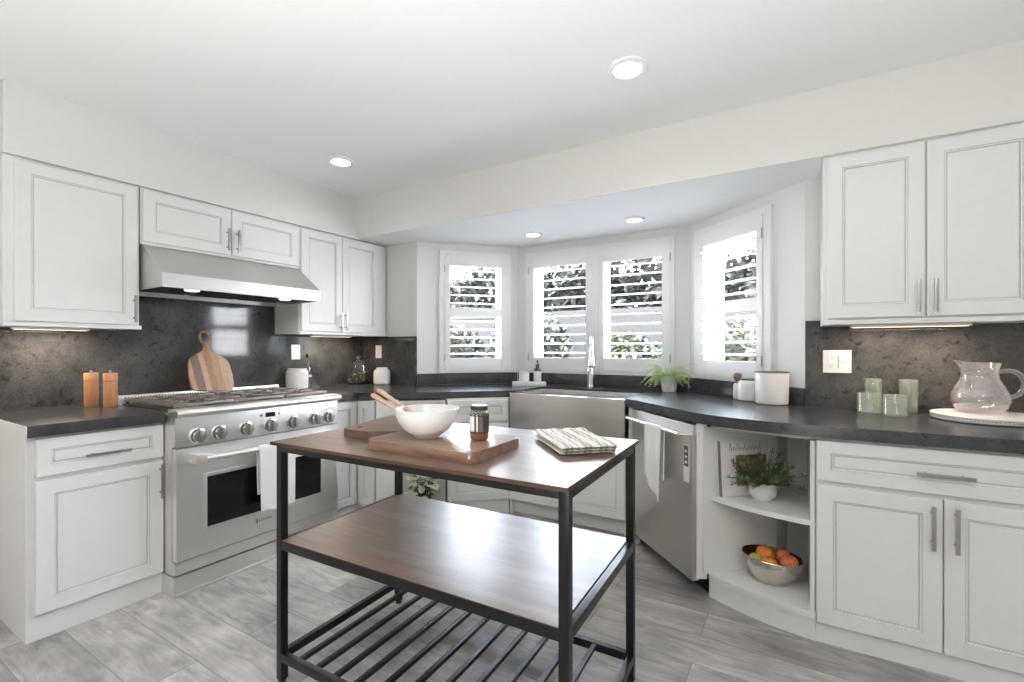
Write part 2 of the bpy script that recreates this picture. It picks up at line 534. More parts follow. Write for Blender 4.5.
    def bar(self, p0, p1, w, h, mi=0, bev=0.0):
        """A square bar from p0 to p1: w across, h up."""
        p0, p1 = Vector(p0), Vector(p1)
        d = p1 - p0
        L = d.length
        q = Vector((1, 0, 0)).rotation_difference(d.normalized()) if abs(d.normalized().z) > 0.999 else None
        if q is None:
            x = d.normalized()
            y = Vector((0, 0, 1)).cross(x).normalized()
            z = x.cross(y)
            m = Matrix((x, y, z)).transposed().to_4x4()
        else:
            m = q.to_matrix().to_4x4()
        m.translation = p0
        return self.box(0, -w / 2, -h / 2, L, w / 2, h / 2, bev, mi, rot=m)

    def ball(self, c, r, mi=0, seg=16, sc=(1, 1, 1), noise=0.0):
        n = seg // 2
        vs = self.lathe([(r * math.sin(PI * i / n), -r * math.cos(PI * i / n)) for i in range(n + 1)], seg, (0, 0, 0), mi)
        for v in vs:
            k = 1 + (random.uniform(-noise, noise) if noise else 0)
            v.co = Vector((v.co.x * sc[0] * k + c[0], v.co.y * sc[1] * k + c[1], v.co.z * sc[2] * k + c[2]))
        return vs

    def leaf(self, base, direction, length, width, droop=0.3, mi=0, seg=3, fold=0.15):
        """A pointed leaf blade arching over under its weight."""
        bm = self.bm
        d = Vector(direction).normalized()
        p = Vector(base)
        side = d.cross(Vector((0, 0, 1)))
        if side.length < 1e-3:
            side = Vector((1, 0, 0))
        side.normalize()
        prev = None
        for i in range(seg + 1):
            t = i / seg
            w = width * math.sin(PI * min(1.0, 0.12 + 0.88 * t)) * 0.5 if i < seg else 0.0
            up = side.cross(d).normalized() * fold * w
            if i == seg:
                row = [bm.verts.new(p)]
            else:
                row = [bm.verts.new(p - side * w + up), bm.verts.new(p), bm.verts.new(p + side * w + up)]
            if prev:
                if len(row) == 3:
                    fs = [bm.faces.new((prev[0], prev[1], row[1], row[0])), bm.faces.new((prev[1], prev[2], row[2], row[1]))]
                else:
                    fs = [bm.faces.new((prev[0], prev[1], row[0])), bm.faces.new((prev[1], prev[2], row[0]))]
                self._mi(fs, mi)
            prev = row
            for f in (fs if i else []):
                f.smooth = True
            p = p + d * length / seg
            d = (d + Vector((0, 0, -droop / seg))).normalized()

    def door(self, x0, x1, z0, z1, y=0.0, t=0.02, inset=0.058, bead=True):
        """A cabinet front: flat frame, stepped glazed bead, recessed panel. Faces -y; slot 1 is the glaze."""
        bm = self.bm
        prof = [(0.0, y, 0), (0.0, y - t + 0.003, 0), (0.003, y - t, 0), (inset, y - t, 0), (inset + 0.0022, y - t + 0.003, 1), (inset + 0.007, y - t + 0.004, 0),
                (inset + 0.0085, y - t + 0.009, 1), (inset + 0.0110, y - t + 0.009, 1), (inset + 0.0135, y - t + 0.007, 0)]
        loops = []
        for i, yy, m in prof:
            loops.append([bm.verts.new(p) for p in ((x0 + i, yy, z0 + i), (x1 - i, yy, z0 + i), (x1 - i, yy, z1 - i), (x0 + i, yy, z1 - i))])
        for k in range(len(loops) - 1):
            a, b = loops[k], loops[k + 1]
            for j in range(4):
                f = bm.faces.new((a[j], a[(j + 1) % 4], b[(j + 1) % 4], b[j]))
                f.material_index = prof[k + 1][2]
        bm.faces.new(loops[-1])
        bm.faces.new(loops[0][::-1])

    def build(self, name, mats, parent=None, loc=None, smooth=True, angle=35):
        me = bpy.data.meshes.new(name)
        bmesh.ops.recalc_face_normals(self.bm, faces=self.bm.faces)
        self.bm.to_mesh(me)
        self.bm.free()
        for m in (mats if isinstance(mats, (list, tuple)) else [mats]):
            me.materials.append(M[m] if isinstance(m, str) else m)
        if smooth:
            if angle != 35:                       # cloth and other free surfaces: smooth all over
                for p in me.polygons:
                    p.use_smooth = True
            me.set_sharp_from_angle(angle=math.radians(angle))
        o = bpy.data.objects.new(name, me)
        COL.objects.link(o)
        if parent:
            o.parent = parent
        if loc:
            o.location = loc
        return o


def tag(o, label=None, cat=None, group=None, kind=None):
    if label:
        o['label'] = label
    if cat:
        o['category'] = cat
    if group:
        o['group'] = group
    if kind:
        o['kind'] = kind
    return o


def thing(name, loc, label, cat, rz=0.0, group=None):
    o = bpy.data.objects.new(name, None)
    o.empty_display_size = 0.1
    o.location = loc
    o.rotation_euler = (0, 0, rz)
    COL.objects.link(o)
    return tag(o, label, cat, group)


def structure(mb, name, mats, loc=None, rz=0.0, parent=None, smooth=True):
    o = mb.build(name, mats, parent, loc, smooth)
    o.rotation_euler = (0, 0, rz)
    o['kind'] = 'structure'
    return o


# ------------------------------------------------------------------ the place (camera stands at x = y = 0)
XL, YB = -3.52, 3.08              # left wall, back wall
SX, SY = -3.18, 2.74              # soffit faces over the cabinets
ZC, ZS = 2.50, 2.17               # ceiling, soffit underside
XR, YF = 3.2, -3.0
A, B, C_, D = (-2.838, 3.08), (-2.212, 3.76), (-0.692, 3.76), (0.042, 3.08)
CT, CB = 0.915, 0.865             # counter top and underside


def seg_frame(p, q):
    return math.atan2(q[1] - p[1], q[0] - p[0]), math.hypot(q[0] - p[0], q[1] - p[1])


mb = MB()
mb.box(XL - 0.3, YF - 0.3, -0.1, XR + 0.3, 4.1, 0.0)
structure(mb, 'floor', 'floor')
mb = MB()
mb.box(XL - 0.3, YF - 0.3, ZC, XR + 0.3, SY + 0.05, ZC + 0.12)
structure(mb, 'ceiling', 'ceiling')
mb = MB()
mb.box(XL - 0.2, YF - 0.2, 0, XL, YB + 0.2, ZC)
structure(mb, 'wall_left', 'wall')
mb = MB()
mb.box(XL, YB, 0, A[0], YB + 0.2, ZC)
structure(mb, 'wall_back', 'wall')
mb = MB()
mb.box(D[0], YB, 0, XR + 0.2, YB + 0.2, ZC)
structure(mb, 'wall_back_right', 'wall')
# soffit above the cabinets on the range wall
mb = MB()
mb.box(XL, 0.644, ZS - 0.012, SX, SY + 0.02, ZC)
structure(mb, 'soffit_left', 'wall')
# beam and dropped ceiling over the bay
mb = MB()
out = [(XL, SY), (XR, SY), (XR, YB + 0.1), (0.30, YB + 0.1), (-0.56, 3.96), (-2.34, 3.96), (-3.1, YB + 0.1), (XL, YB + 0.1)]
mb.prism(out, ZS, ZC + 0.1)
structure(mb, 'ceiling_bay', ['ceiling'], smooth=False)
mb = MB()
mb.box(SX, SY - 0.006, ZS, XR, SY, ZC)
structure(mb, 'soffit_back', 'wall')
# walls behind the camera
mb = MB()
mb.box(XL, YF - 0.2, 0, XR, YF, ZC)
structure(mb, 'wall_front', 'wall')
mb = MB()
mb.box(XR, YF - 0.2, 0, XR + 0.2, YB + 0.2, ZC)
structure(mb, 'wall_right', 'wall')


def bay_wall(name, p, q, hole, ext0, ext1):
    """A wall piece from p to q with a window hole (s0, s1, z0, z1); local +y is outdoors."""
    rz, L = seg_frame(p, q)
    s0, s1, z0, z1 = hole
    m = MB()
    T = 0.2
    m.box(-ext0, 0, 0, s0, T, ZS + 0.2)
    m.box(s1, 0, 0, L + ext1, T, ZS + 0.2)
    m.box(s0, 0, 0, s1, T, z0)
    m.box(s0, 0, z1, s1, T, ZS + 0.2)
    return structure(m, name, 'bay', (p[0], p[1], 0), rz, smooth=False)


WZ0, WZ1 = 1.06, 2.05
bay_wall('wall_bay_left', A, B, (0.25, 0.79, WZ0, WZ1), 0, 0.10)
bay_wall('wall_bay_center', B, C_, (0.14, 1.37, WZ0, WZ1), 0.05, 0.05)
bay_wall('wall_bay_right', C_, D, (0.135, 0.715, WZ0, WZ1), 0.10, 0)


def window(name, p, q, hole, casing, mull):
    """Casing on the wall, sash near the outer face, one pane per light."""
    rz, L = seg_frame(p, q)
    s0, s1, z0, z1 = hole
    c0, c1, cz0, cz1 = casing
    root = thing(name, (p[0], p[1], 0), None, None, rz)
    root['kind'] = 'structure'
    m = MB()
    m.box(c0, -0.022, cz0, s0, 0.0, cz1, 0.003)
    m.box(s1, -0.022, cz0, c1, 0.0, cz1, 0.003)
    m.box(s0, -0.022, z1, s1, 0.0, cz1, 0.003)
    m.box(s0, -0.022, cz0, s1, 0.0, z0, 0.003)
    o = m.build('casing', 'trim', root)
    o['kind'] = 'structure'
    lights = [s0] + mull + [s1]
    for k in range(len(lights) - 1):
        a, b = lights[k] + (0.02 if k else 0), lights[k + 1] - (0.02 if k < len(lights) - 2 else 0)
        m = MB()
        f = 0.035
        m.box(a, 0.12, z0, a + f, 0.17, z1, 0.002)
        m.box(b - f, 0.12, z0, b, 0.17, z1, 0.002)
        m.box(a + f, 0.12, z0, b - f, 0.17, z0 + f, 0.002)
        m.box(a + f, 0.12, z1 - f, b - f, 0.17, z1, 0.002)
        o = m.build('sash', 'trim', root)
        o['kind'] = 'structure'
        m = MB()
        m.box(a + f - 0.004, 0.144, z0 + f - 0.004, b - f + 0.004, 0.148, z1 - f + 0.004)
        g = m.build('pane', 'pane', o)
        g['kind'] = 'structure'
    for s in mull:
        m = MB()
        m.box(s - 0.025, -0.034, z0 - 0.015, s + 0.025, 0.03, z1 + 0.01, 0.002)
        o = m.build('center_post', 'trim', root)
        o['kind'] = 'structure'
        m = MB()
        m.box(s - 0.02, 0.03, z0, s + 0.02, 0.19, z1)
        o = m.build('mullion', 'trim', root)
        o['kind'] = 'structure'
    return root


window('window_1', A, B, (0.25, 0.79, WZ0, WZ1), (0.194, 0.850, 1.016, 2.103), [])
window('window_2', B, C_, (0.14, 1.37, WZ0, WZ1), (0.096, 1.410, 1.016, 2.103), [0.775])
window('window_3', C_, D, (0.135, 0.715, WZ0, WZ1), (0.075, 0.787, 1.016, 2.103), [])


def shutter(p, q, pan, op, mid, label, hinge_side):
    """A plantation shutter panel: stiles and rails, tilted louvers, hinges. op: (s0, s1, z0, z1) louvered opening."""
    rz, L = seg_frame(p, q)
    root = thing('plantation_shutter', (p[0], p[1], 0), label, 'shutter', rz, 'plantation shutters on the bay windows')
    s0, s1, z0, z1 = pan
    a, b, c, d = op
    m = MB()
    y0, y1 = -0.030, -0.004
    m.box(s0, y0, z0, a, y1, z1, 0.002)
    m.box(b, y0, z0, s1, y1, z1, 0.002)
    m.box(a, y0, z0, b, y1, c, 0.002)
    m.box(a, y0, d, b, y1, z1, 0.002)
    secs = [(c, d)]
    if mid:
        m.box(a, y0, mid[0], b, y1, mid[1], 0.002)
        secs = [(c, mid[0]), (mid[1], d)]
    m.build('shutter_frame', 'trim', root)
    for e, f in secs:
        n = max(1, round((f - e) / 0.0775))
        pitch = (f - e) / n
        for k in range(n):
            zc = e + pitch * (k + 0.5)
            m = MB()
            pts = []
            N = 14
            dep, th, tilt = 0.049, 0.0065, math.radians(4)
            ring = []
            for j in range(N):
                u, v = dep * math.cos(2 * PI * j / N), th * math.sin(2 * PI * j / N)
                yy = -0.017 + u * math.cos(tilt) - v * math.sin(tilt)
                zz = zc + u * math.sin(tilt) + v * math.cos(tilt)
                ring.append((yy, zz))
            va = [m.bm.verts.new((a + 0.002, yy, zz)) for yy, zz in ring]
            vb = [m.bm.verts.new((b - 0.002, yy, zz)) for yy, zz in ring]
            for j in range(N):
                m.bm.faces.new((va[j], va[(j + 1) % N], vb[(j + 1) % N], vb[j]))
            m.bm.faces.new(va)
            m.bm.faces.new(vb[::-1])
            m.build('louver', 'trim', root, angle=50)
    hs = s0 if hinge_side < 0 else s1
    for hz in (z0 + 0.11, z1 - 0.12):
        m = MB()
        m.tube([(hs, y0 - 0.003, hz - 0.032), (hs, y0 - 0.003, hz + 0.032)], 0.0045, 8)
        h = m.build('hinge', 'nickel', root)
    return root


shutter(A, B, (0.240, 0.806, 1.045, 2.060), (0.288, 0.752, 1.147, 1.968), (1.513, 1.599), 'white louvered shutter of the angled window beside the range corner', -1)
shutter(B, C_, (0.128, 0.748, 1.045, 2.060), (0.185, 0.684, 1.153, 1.958), None, 'white louvered shutter behind the soap bottle at the center window', -1)
shutter(B, C_, (0.801, 1.381, 1.045, 2.060), (0.843, 1.317, 1.153, 1.952), None, 'white louvered shutter behind the small fern at the center window', 1)
shutter(C_, D, (0.125, 0.729, 1.045, 2.060), (0.191, 0.682, 1.150, 1.965), (1.480, 1.554), 'white louvered shutter of the angled window above the ceramic canisters', 1)


# ------------------------------------------------------------------ outdoors
mb = MB()
mb.box(-14, 4.0, -0.25, 10, 20, -0.12)
structure(mb, 'ground', 'paving')
mb = MB()
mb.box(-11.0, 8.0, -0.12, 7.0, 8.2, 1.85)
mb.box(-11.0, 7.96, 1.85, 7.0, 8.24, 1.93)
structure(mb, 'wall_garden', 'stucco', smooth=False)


def shrub(loc, rx, ry, h, z0, n, m1, label, name='garden_shrub', leaf=0.095, trunk=True):
    root = thing(name, loc, label, 'tree' if 'tree' in name else 'shrub', 0, 'greenery outside the windows')
    m = MB()
    for k in range(n):
        a, u, v = random.uniform(0, 2 * PI), random.random() ** 0.45, random.random()
        px, py = rx * u * math.cos(a), ry * u * math.sin(a)
        k2 = math.sqrt(max(0.05, 1 - u * u * 0.8))
        pz = z0 + (h - z0) * (0.5 + (v - 0.5) * k2)
        d = Vector((random.gauss(0, 1), random.gauss(0, 1), random.gauss(0.2, 0.8)))
        m.leaf((px, py, pz), d, leaf * random.uniform(0.7, 1.5), leaf * 0.7, 0.3, 0, 2)
    m.build('foliage', m1, root)
    if trunk:
        m = MB()
        m.tube([(0, 0, 0), (0.03, 0.02, h * 0.35), (-0.02, 0.05, h * 0.7)], [0.07, 0.05, 0.02], 8)
        for k in range(4):
            a = k * PI / 2 + 0.4
            m.tube([(0.02, 0.03, h * 0.3), (rx * 0.5 * math.cos(a), ry * 0.5 * math.sin(a), h * 0.68)], [0.03, 0.01], 6)
        m.build('trunk', 'bark', root)
    return root


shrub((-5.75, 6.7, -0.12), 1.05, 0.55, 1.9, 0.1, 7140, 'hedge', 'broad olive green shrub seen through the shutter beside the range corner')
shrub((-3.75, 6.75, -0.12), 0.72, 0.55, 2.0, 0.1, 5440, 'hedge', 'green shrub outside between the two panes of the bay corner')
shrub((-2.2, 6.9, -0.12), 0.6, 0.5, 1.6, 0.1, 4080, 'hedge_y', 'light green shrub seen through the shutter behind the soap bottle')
shrub((-0.45, 6.6, -0.12), 0.75, 0.55, 1.72, 0.1, 5100, 'hedge_y', 'yellow green shrub seen through the shutter above the canisters')
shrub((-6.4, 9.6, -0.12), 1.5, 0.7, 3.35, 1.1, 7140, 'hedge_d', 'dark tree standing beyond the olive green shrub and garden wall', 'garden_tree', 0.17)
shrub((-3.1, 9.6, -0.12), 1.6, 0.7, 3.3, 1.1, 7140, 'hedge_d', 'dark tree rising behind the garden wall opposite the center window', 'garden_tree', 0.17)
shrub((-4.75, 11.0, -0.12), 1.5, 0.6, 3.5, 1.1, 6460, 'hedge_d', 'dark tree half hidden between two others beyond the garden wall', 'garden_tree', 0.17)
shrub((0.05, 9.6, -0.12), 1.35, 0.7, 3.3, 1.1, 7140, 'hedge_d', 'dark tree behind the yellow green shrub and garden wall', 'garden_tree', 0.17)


# ------------------------------------------------------------------ recessed lights
def downlight(x, y, z, r, label, power, grp):
    root = thing('recessed_light', (x, y, z), label, 'ceiling light', 0, grp)
    m = MB()
    m.lathe([(r * 0.70, -0.001), (r * 0.72, -0.012), (r * 0.9, -0.014), (r, -0.008), (r * 1.0, 0.0)], 48)
    m.build('trim_ring', 'trim', root)
    m = MB()
    m.lathe([(0, -0.006), (r * 0.71, -0.006), (r * 0.71, -0.0005)], 40)
    m.build('lens', 'lamp', root)
    area_light('downlight_glow', (0, 0, -0.02), (0, 0, 0), r * 1.3, 0, power, (1.0, 0.96, 0.90), math.radians(150), root, True)
    return root


downlight(-0.65, 2.08, ZC, 0.088, 'large round recessed ceiling light nearest the pair of tall wall cabinets', 1.2, 'recessed lights of the main ceiling')
downlight(-2.63, 2.11, ZC, 0.088, 'round recessed ceiling light above the range wall', 1.2, 'recessed lights of the main ceiling')
downlight(-1.84, 3.37, ZS, 0.075, 'small recessed light over the soap bottle end of the bay', 0.5, 'recessed lights of the bay')
downlight(-1.0, 3.36, ZS, 0.075, 'small recessed light over the fern end of the bay', 0.5, 'recessed lights of the bay')


# ------------------------------------------------------------------ cabinet makers (local: x along the front, -y outwards, z up)
CABM = ['cab', 'glaze']


def pull(parent, x, z, length, vertical=True, y=-0.02, mtl='nickel'):
    m = MB()
    h = length / 2
    if vertical:
        m.box(x - 0.0065, y - 0.036, z - h, x + 0.0065, y - 0.027, z + h, 0.0012)
        for s in (-1, 1):
            m.tube([(x, y + 0.0005, z + s * h * 0.66), (x, y - 0.028, z + s * h * 0.66)], 0.0045, 8)
    else:
        m.box(x - h, y - 0.036, z - 0.0065, x + h, y - 0.027, z + 0.0065, 0.0012)
        for s in (-1, 1):
            m.tube([(x + s * h * 0.66, y + 0.0005, z), (x + s * h * 0.66, y - 0.028, z)], 0.0045, 8)
    return m.build('handle', mtl, parent)


def front(root, name, x0, x1, z0, z1, hx=None, hz=None, hl=0.16, vert=True, inset=0.058):
    m = MB()
    m.door(x0, x1, z0, z1, 0.0, 0.02, inset)
    o = m.build(name, CABM, root, smooth=False)
    if hx is not None:
        pull(o, hx, hz, hl, vert)
    return o


def body(root, w, z0, z1, depth, toe=True, side=None):
    m = MB()
    m.box(0, 0, z0, w, depth, z1, 0.0015)
    m.build('body', 'cab', root, smooth=False)
    if toe:
        m = MB()
        m.box(0.0, 0.003, 0.0, w, 0.03, z0, 0.001)
        m.box(0.0, 0.03, 0.0, 0.02, depth, z0)
        m.box(w - 0.02, 0.03, 0.0, w, depth, z0)
        m.build('toe_kick', 'cab', root, smooth=False)


# base cabinet at the open end of the range wall
r = thing('base_cabinet', (-2.74, 0.62, 0), 'white base cabinet with one drawer and one door on the open side of the range', 'cabinet', PI / 2)
body(r, 0.492, 0.105, CB, 0.74)
front(r, 'drawer', 0.026, 0.490, 0.690, 0.853, 0.264, 0.757, 0.165, False, 0.048)
front(r, 'door', 0.026, 0.490, 0.112, 0.672, 0.474, 0.575, 0.17)

# lazy susan corner cabinet
r = thing('corner_cabinet', (0, 0, 0), 'white corner base cabinet with two narrow angled doors beside the range', 'cabinet')
m = MB()
m.prism([(-3.495, 2.083), (-2.74, 2.083), (-2.74, 2.345), (-2.556, 2.345), (-2.860, 2.67), (-3.0, 2.86), (-3.0, 3.05), (-3.495, 3.05)], 0.105, CB)
m.build('body', 'cab', r, smooth=False)
m = MB()
m.prism([(-3.495, 2.083), (-2.745, 2.083), (-2.745, 2.35), (-2.56, 2.35), (-2.864, 2.675), (-3.0, 2.86), (-3.0, 3.05), (-3.495, 3.05)], 0.0, 0.105)
m.build('toe_kick', 'cab', r, smooth=False)
for (ox, oy, rz, w) in ((-2.74, 2.092, PI / 2, 0.230), (-2.716, 2.345, 0, 0.160)):
    m = MB()
    m.door(0, w, 0.112, 0.855, 0, 0.02, 0.05)
    o = m.build('door', CABM, r, (ox, oy, 0), smooth=False)
    o.rotation_euler = (0, 0, rz)

# diagonal run between corner and sink
Q, Q2 = (-2.55, 2.345), (-1.845, 3.005)
rd, LD = seg_frame(Q, Q2)


def on_diag(s):
    return (Q[0] + s * math.cos(rd), Q[1] + s * math.sin(rd), 0)


r = thing('filler_panel', on_diag(0.002), 'plain white blank panel between the corner cabinet and the steel appliance', 'panel', rd)
m = MB()
m.box(0, -0.012, 0.105, 0.150, 0.05, CB - 0.004, 0.0015)
m.build('panel', 'cab', r, smooth=False)
m = MB()
m.box(0, 0.0, 0.0, 0.150, 0.05, 0.105)
m.build('toe_kick', 'cab', r, smooth=False)

r = thing('undercounter_fridge', on_diag(0.157), 'narrow stainless undercounter appliance behind the white mixing bowl', 'appliance', rd)
m = MB()
m.box(0, 0.0, 0.09, 0.336, 0.42, CB - 0.004, 0.002)
m.build('body', 'black_metal', r)
m = MB()
m.box(0.004, -0.032, 0.11, 0.332, -0.001, 0.765, 0.004)
o = m.build('door', 'steel_v', r)
m = MB()
m.tube([(0.05, -0.075, 0.715), (0.286, -0.075, 0.715)], 0.009, 12)
for hx in (0.07, 0.266):
    m.tube([(hx, -0.032, 0.715), (hx, -0.075, 0.715)], 0.006, 8)
m.build('handle', 'steel', o)
m = MB()
m.box(0.004, -0.026, 0.772, 0.332, -0.001, CB - 0.006, 0.003)
m.build('control_panel', 'steel_v', r)
m = MB()
m.box(0.0, 0.02, 0.0, 0.336, 0.06, 0.09)
m.build('kick_plate', 'black_metal', r)

r = thing('base_cabinet', on_diag(0.500), 'white base cabinet with drawer over door beside the apron sink', 'cabinet', rd)
body(r, 0.464, 0.105, CB, 0.40)
front(r, 'drawer', 0.006, 0.458, 0.695, 0.853, 0.232, 0.775, 0.13, False, 0.045)
front(r, 'door', 0.006, 0.458, 0.112, 0.678, 0.42, 0.58, 0.16)

# sink base
r = thing('sink_cabinet', (-1.842, 3.005, 0), 'white two door cabinet under the steel apron sink', 'cabinet')
m = MB()
m.box(0, 0, 0.105, 0.90, 0.45, 0.642, 0.0015)
m.build('body', 'cab', r, smooth=False)
m = MB()
m.box(0.0, 0.05, 0.0, 0.90, 0.08, 0.105)
m.box(0.0, 0.004, 0.0, 0.02, 0.05, 0.105)
m.box(0.88, 0.004, 0.0, 0.90, 0.05, 0.105)
m.build('toe_kick', 'cab', r, smooth=False)
front(r, 'door', 0.006, 0.448, 0.112, 0.637, 0.415, 0.55, 0.14)
front(r, 'door', 0.452, 0.894, 0.112, 0.637, 0.485, 0.55, 0.14)

# dishwasher on the other diagonal
E0, E1 = (-0.872, 2.915), (-0.428, 2.452)
re, LE = seg_frame(E0, E1)
r = thing('filler_panel', (E0[0] - 0.068 * math.cos(re), E0[1] - 0.068 * math.sin(re), 0), 'slim white upright strip between the apron sink and the dishwasher', 'panel', re)
m = MB()
m.box(0.0, 0.0, 0.0, 0.060, 0.05, CB - 0.004, 0.0015)
m.build('panel', 'cab', r, smooth=False)

dw = thing('dishwasher', (E0[0], E0[1], 0), 'stainless dishwasher with a bar handle and hanging white towel', 'dishwasher', re)
m = MB()
m.box(0.006, 0.028, 0.07, LE - 0.006, 0.42, CB - 0.006)
m.build('body', 'black_metal', dw)
m = MB()
m.box(0.0, -0.012, 0.082, LE - 0.004, 0.026, 0.800, 0.006)
door = m.build('door', 'steel_v', dw)
m = MB()
m.prism([(-0.012, 0.0), (0.026, 0.0), (0.026, 0.052), (-0.004, 0.052)], 0.0, LE - 0.004, 0.001,
        mat4=Matrix(((0, 0, 1, 0), (1, 0, 0, 0), (0, 1, 0, 0.802), (0, 0, 0, 1))))
m.build('control_strip', 'steel', dw)
m = MB()
m.tube([(0.03, -0.062, 0.805), (LE - 0.05, -0.062, 0.805)], 0.0095, 14)
for hx in (0.045, LE - 0.065):
    m.tube([(hx, -0.010, 0.795), (hx, -0.062, 0.805)], 0.007, 10)
m.build('handle', 'steel', door)
m = MB()
m.box(LE - 0.076, -0.0135, 0.560, LE - 0.030, -0.0118, 0.748, 0.0005)
bd = m.build('instruction_sticker', 'ceramic', door)
m = MB()
m.box(LE - 0.072, -0.0142, 0.640, LE - 0.034, -0.0134, 0.743)
for k in range(3):
    m.box(LE - 0.064, -0.0148, 0.655 + k * 0.028, LE - 0.044, -0.0141, 0.666 + k * 0.028, 0, 1)
m.build('printed_block', ['slot', 'ceramic'], bd)
m = MB()
m.box(0.01, 0.10, 0.0, LE - 0.01, 0.13, 0.072)
m.build('toe_plate', 'black_metal', dw)


def hanging_towel(name, loc, rz, w, zt, zb, zb2, mtl, label, taper=0.0, rod=0.012, waves=2, thick=0.004, skew=0.0):
    """A cloth folded over a horizontal rod (at local y = 0, height zt): a long front drop and a shorter back drop."""
    root = thing(name, loc, label, 'towel', rz)
    m = MB()
    nx, nz = 28, 30
    L1, L2 = zt - zb, zt - zb2
    prof = []
    n1 = 20
    for i in range(n1 + 1):
        prof.append(('f', i / n1))
    rows = []
    for i in range(n1 + 1):                     # front drop from the bottom up
        t = i / n1
        rows.append((-rod - 0.002, zb + L1 * t, 1 - t, -1))
    for i in range(1, 8):                       # over the rod
        a = PI * i / 8
        rows.append((-(rod + 0.002) * math.cos(a), zt + (rod + 0.002) * math.sin(a), 0, 0))
    for i in range(12):
        t = i / 11
        rows.append((rod + 0.002, zt - L2 * t, t, 1))
    grid = []
    for (yy, zz, t, side) in rows:
        line = []
        for k in range(nx + 1):
            u = k / nx
            x = (u - 0.5) * w * (1 - 0.06 * t)
            y = yy + math.sin(u * PI * 2 * waves + 0.6) * 0.006 * t * (1 if side <= 0 else 0.5) - (0.010 * t if side < 0 else 0)
            z = zz
            if side < 0:
                z += taper * t * t * (0.5 - u) * 2 if taper else 0.004 * math.sin(u * 9) * t
                x += skew * t
            line.append(m.bm.verts.new((x, y, z)))
        grid.append(line)
    for i in range(len(grid) - 1):
        for k in range(nx):
            m.bm.faces.new((grid[i][k], grid[i][k + 1], grid[i + 1][k + 1], grid[i + 1][k]))
    geom = m.bm.faces[:]
    bmesh.ops.recalc_face_normals(m.bm, faces=geom)
    bmesh.ops.solidify(m.bm, geom=geom, thickness=thick)
    m.build('cloth', mtl, root, angle=60)
    return root


def dw_pt(s, y, z=0):
    return (E0[0] + s * math.cos(re) - y * math.sin(re), E0[1] + s * math.sin(re) + y * math.cos(re), z)


hanging_towel('dish_towel', dw_pt(0.362, -0.062), re, 0.170, 0.806, 0.475, 0.53, 'linen', 'white linen towel draped over the dishwasher handle', taper=0.055, rod=0.011, waves=1.5)

# open shelf cabinet with a slanting front
sh = thing('open_shelf_cabinet', (0, 0, 0), 'white open cabinet with two slanting shelves at the end of the counter', 'cabinet')


def curve_front(off=0.0):
    pts = [(-0.370, 2.492), (-0.30, 2.455), (-0.20, 2.408), (-0.10, 2.374), (0.0, 2.352), (0.070, 2.343)]
    return [(x, y + off) for x, y in pts]


INNER = [(0.058, 3.04), (-0.02, 3.08), (-0.14, 3.08), (-0.30, 2.93), (-0.345, 2.60)]
back_pts = [(0.07, 2.95), (-0.06, 2.95), dw_pt(LE + 0.002, 0.46)[:2], dw_pt(LE + 0.002, 0.10)[:2]]
for nm, z0, z1, off in (('bottom_shelf', 0.095, 0.122, 0.0), ('shelf', 0.482, 0.505, 0.012), ('top_panel', 0.845, CB - 0.002, 0.03)):
    m = MB()
    m.prism(curve_front(off) + back_pts, z0, z1, 0.0015)
    m.build(nm, 'cab', sh, smooth=False)
m = MB()
m.prism([(x, y + 0.012) for x, y in curve_front()] + [(0.07, 2.40), (-0.36, 2.55)], 0.0, 0.095)
m.build('toe_kick', 'cab', sh, smooth=False)
m = MB()                                     # front stile beside the dishwasher
m.prism([(-0.421, 2.454), (-0.376, 2.481), (-0.389, 2.503), (-0.418, 2.474)], 0.095, CB - 0.002, 0.001)
m.build('stile', 'cab', sh, smooth=False)
m = MB()                                     # side panel running in beside the dishwasher
m.prism([dw_pt(LE + 0.002, 0.035)[:2], dw_pt(LE + 0.017, 0.035)[:2], dw_pt(LE + 0.017, 0.46)[:2], dw_pt(LE + 0.002, 0.46)[:2]], 0.122, 0.845)
m.build('side_panel', 'cabin', sh, smooth=False)
m = MB()
m.prism([dw_pt(LE + 0.002, 0.46)[:2], dw_pt(LE + 0.017, 0.46)[:2], (-0.04, 2.93), (0.07, 2.93), (0.07, 2.95), (-0.06, 2.95)], 0.122, 0.845)
m.build('back_panel', 'cabin', sh, smooth=False)
m = MB()
m.box(0.052, 2.352, 0.122, 0.068, 2.94, 0.845)
m.build('side_panel', 'cabin', sh, smooth=False)

# wide base cabinet with drawer over two doors
r = thing('base_cabinet', (0.071, 2.355, 0), 'white base cabinet with wide drawer over two doors under the glass pitcher', 'cabinet')
body(r, 0.802, 0.088, CB, 0.70)
front(r, 'drawer', 0.002, 0.800, 0.684, 0.852, 0.401, 0.762, 0.165, False, 0.05)
front(r, 'door', 0.002, 0.399, 0.090, 0.666, 0.368, 0.563, 0.165)
front(r, 'door', 0.403, 0.800, 0.090, 0.666, 0.434, 0.563, 0.165)


# ------------------------------------------------------------------ wall cabinets
def upper(name, loc, rz, w, z0, z1, depth, doors, dz0, dz1, label, rail=True):
    root = thing(name, loc, label, 'cabinet', rz)
    m = MB()
    m.box(0, 0, z0, w, depth, z1, 0.001)
    m.build('body', 'cab', root, smooth=False)
    for (x0, x1, hx, hz, hl) in doors:
        front(root, 'door', x0, x1, dz0, dz1, hx, hz, hl)
    if rail:
        m = MB()
        m.box(-0.004, -0.024, z0 - 0.004, w + 0.004, 0.02, z0 + 0.018, 0.003)
        m.build('light_rail', 'cab', root, smooth=False)
    return root


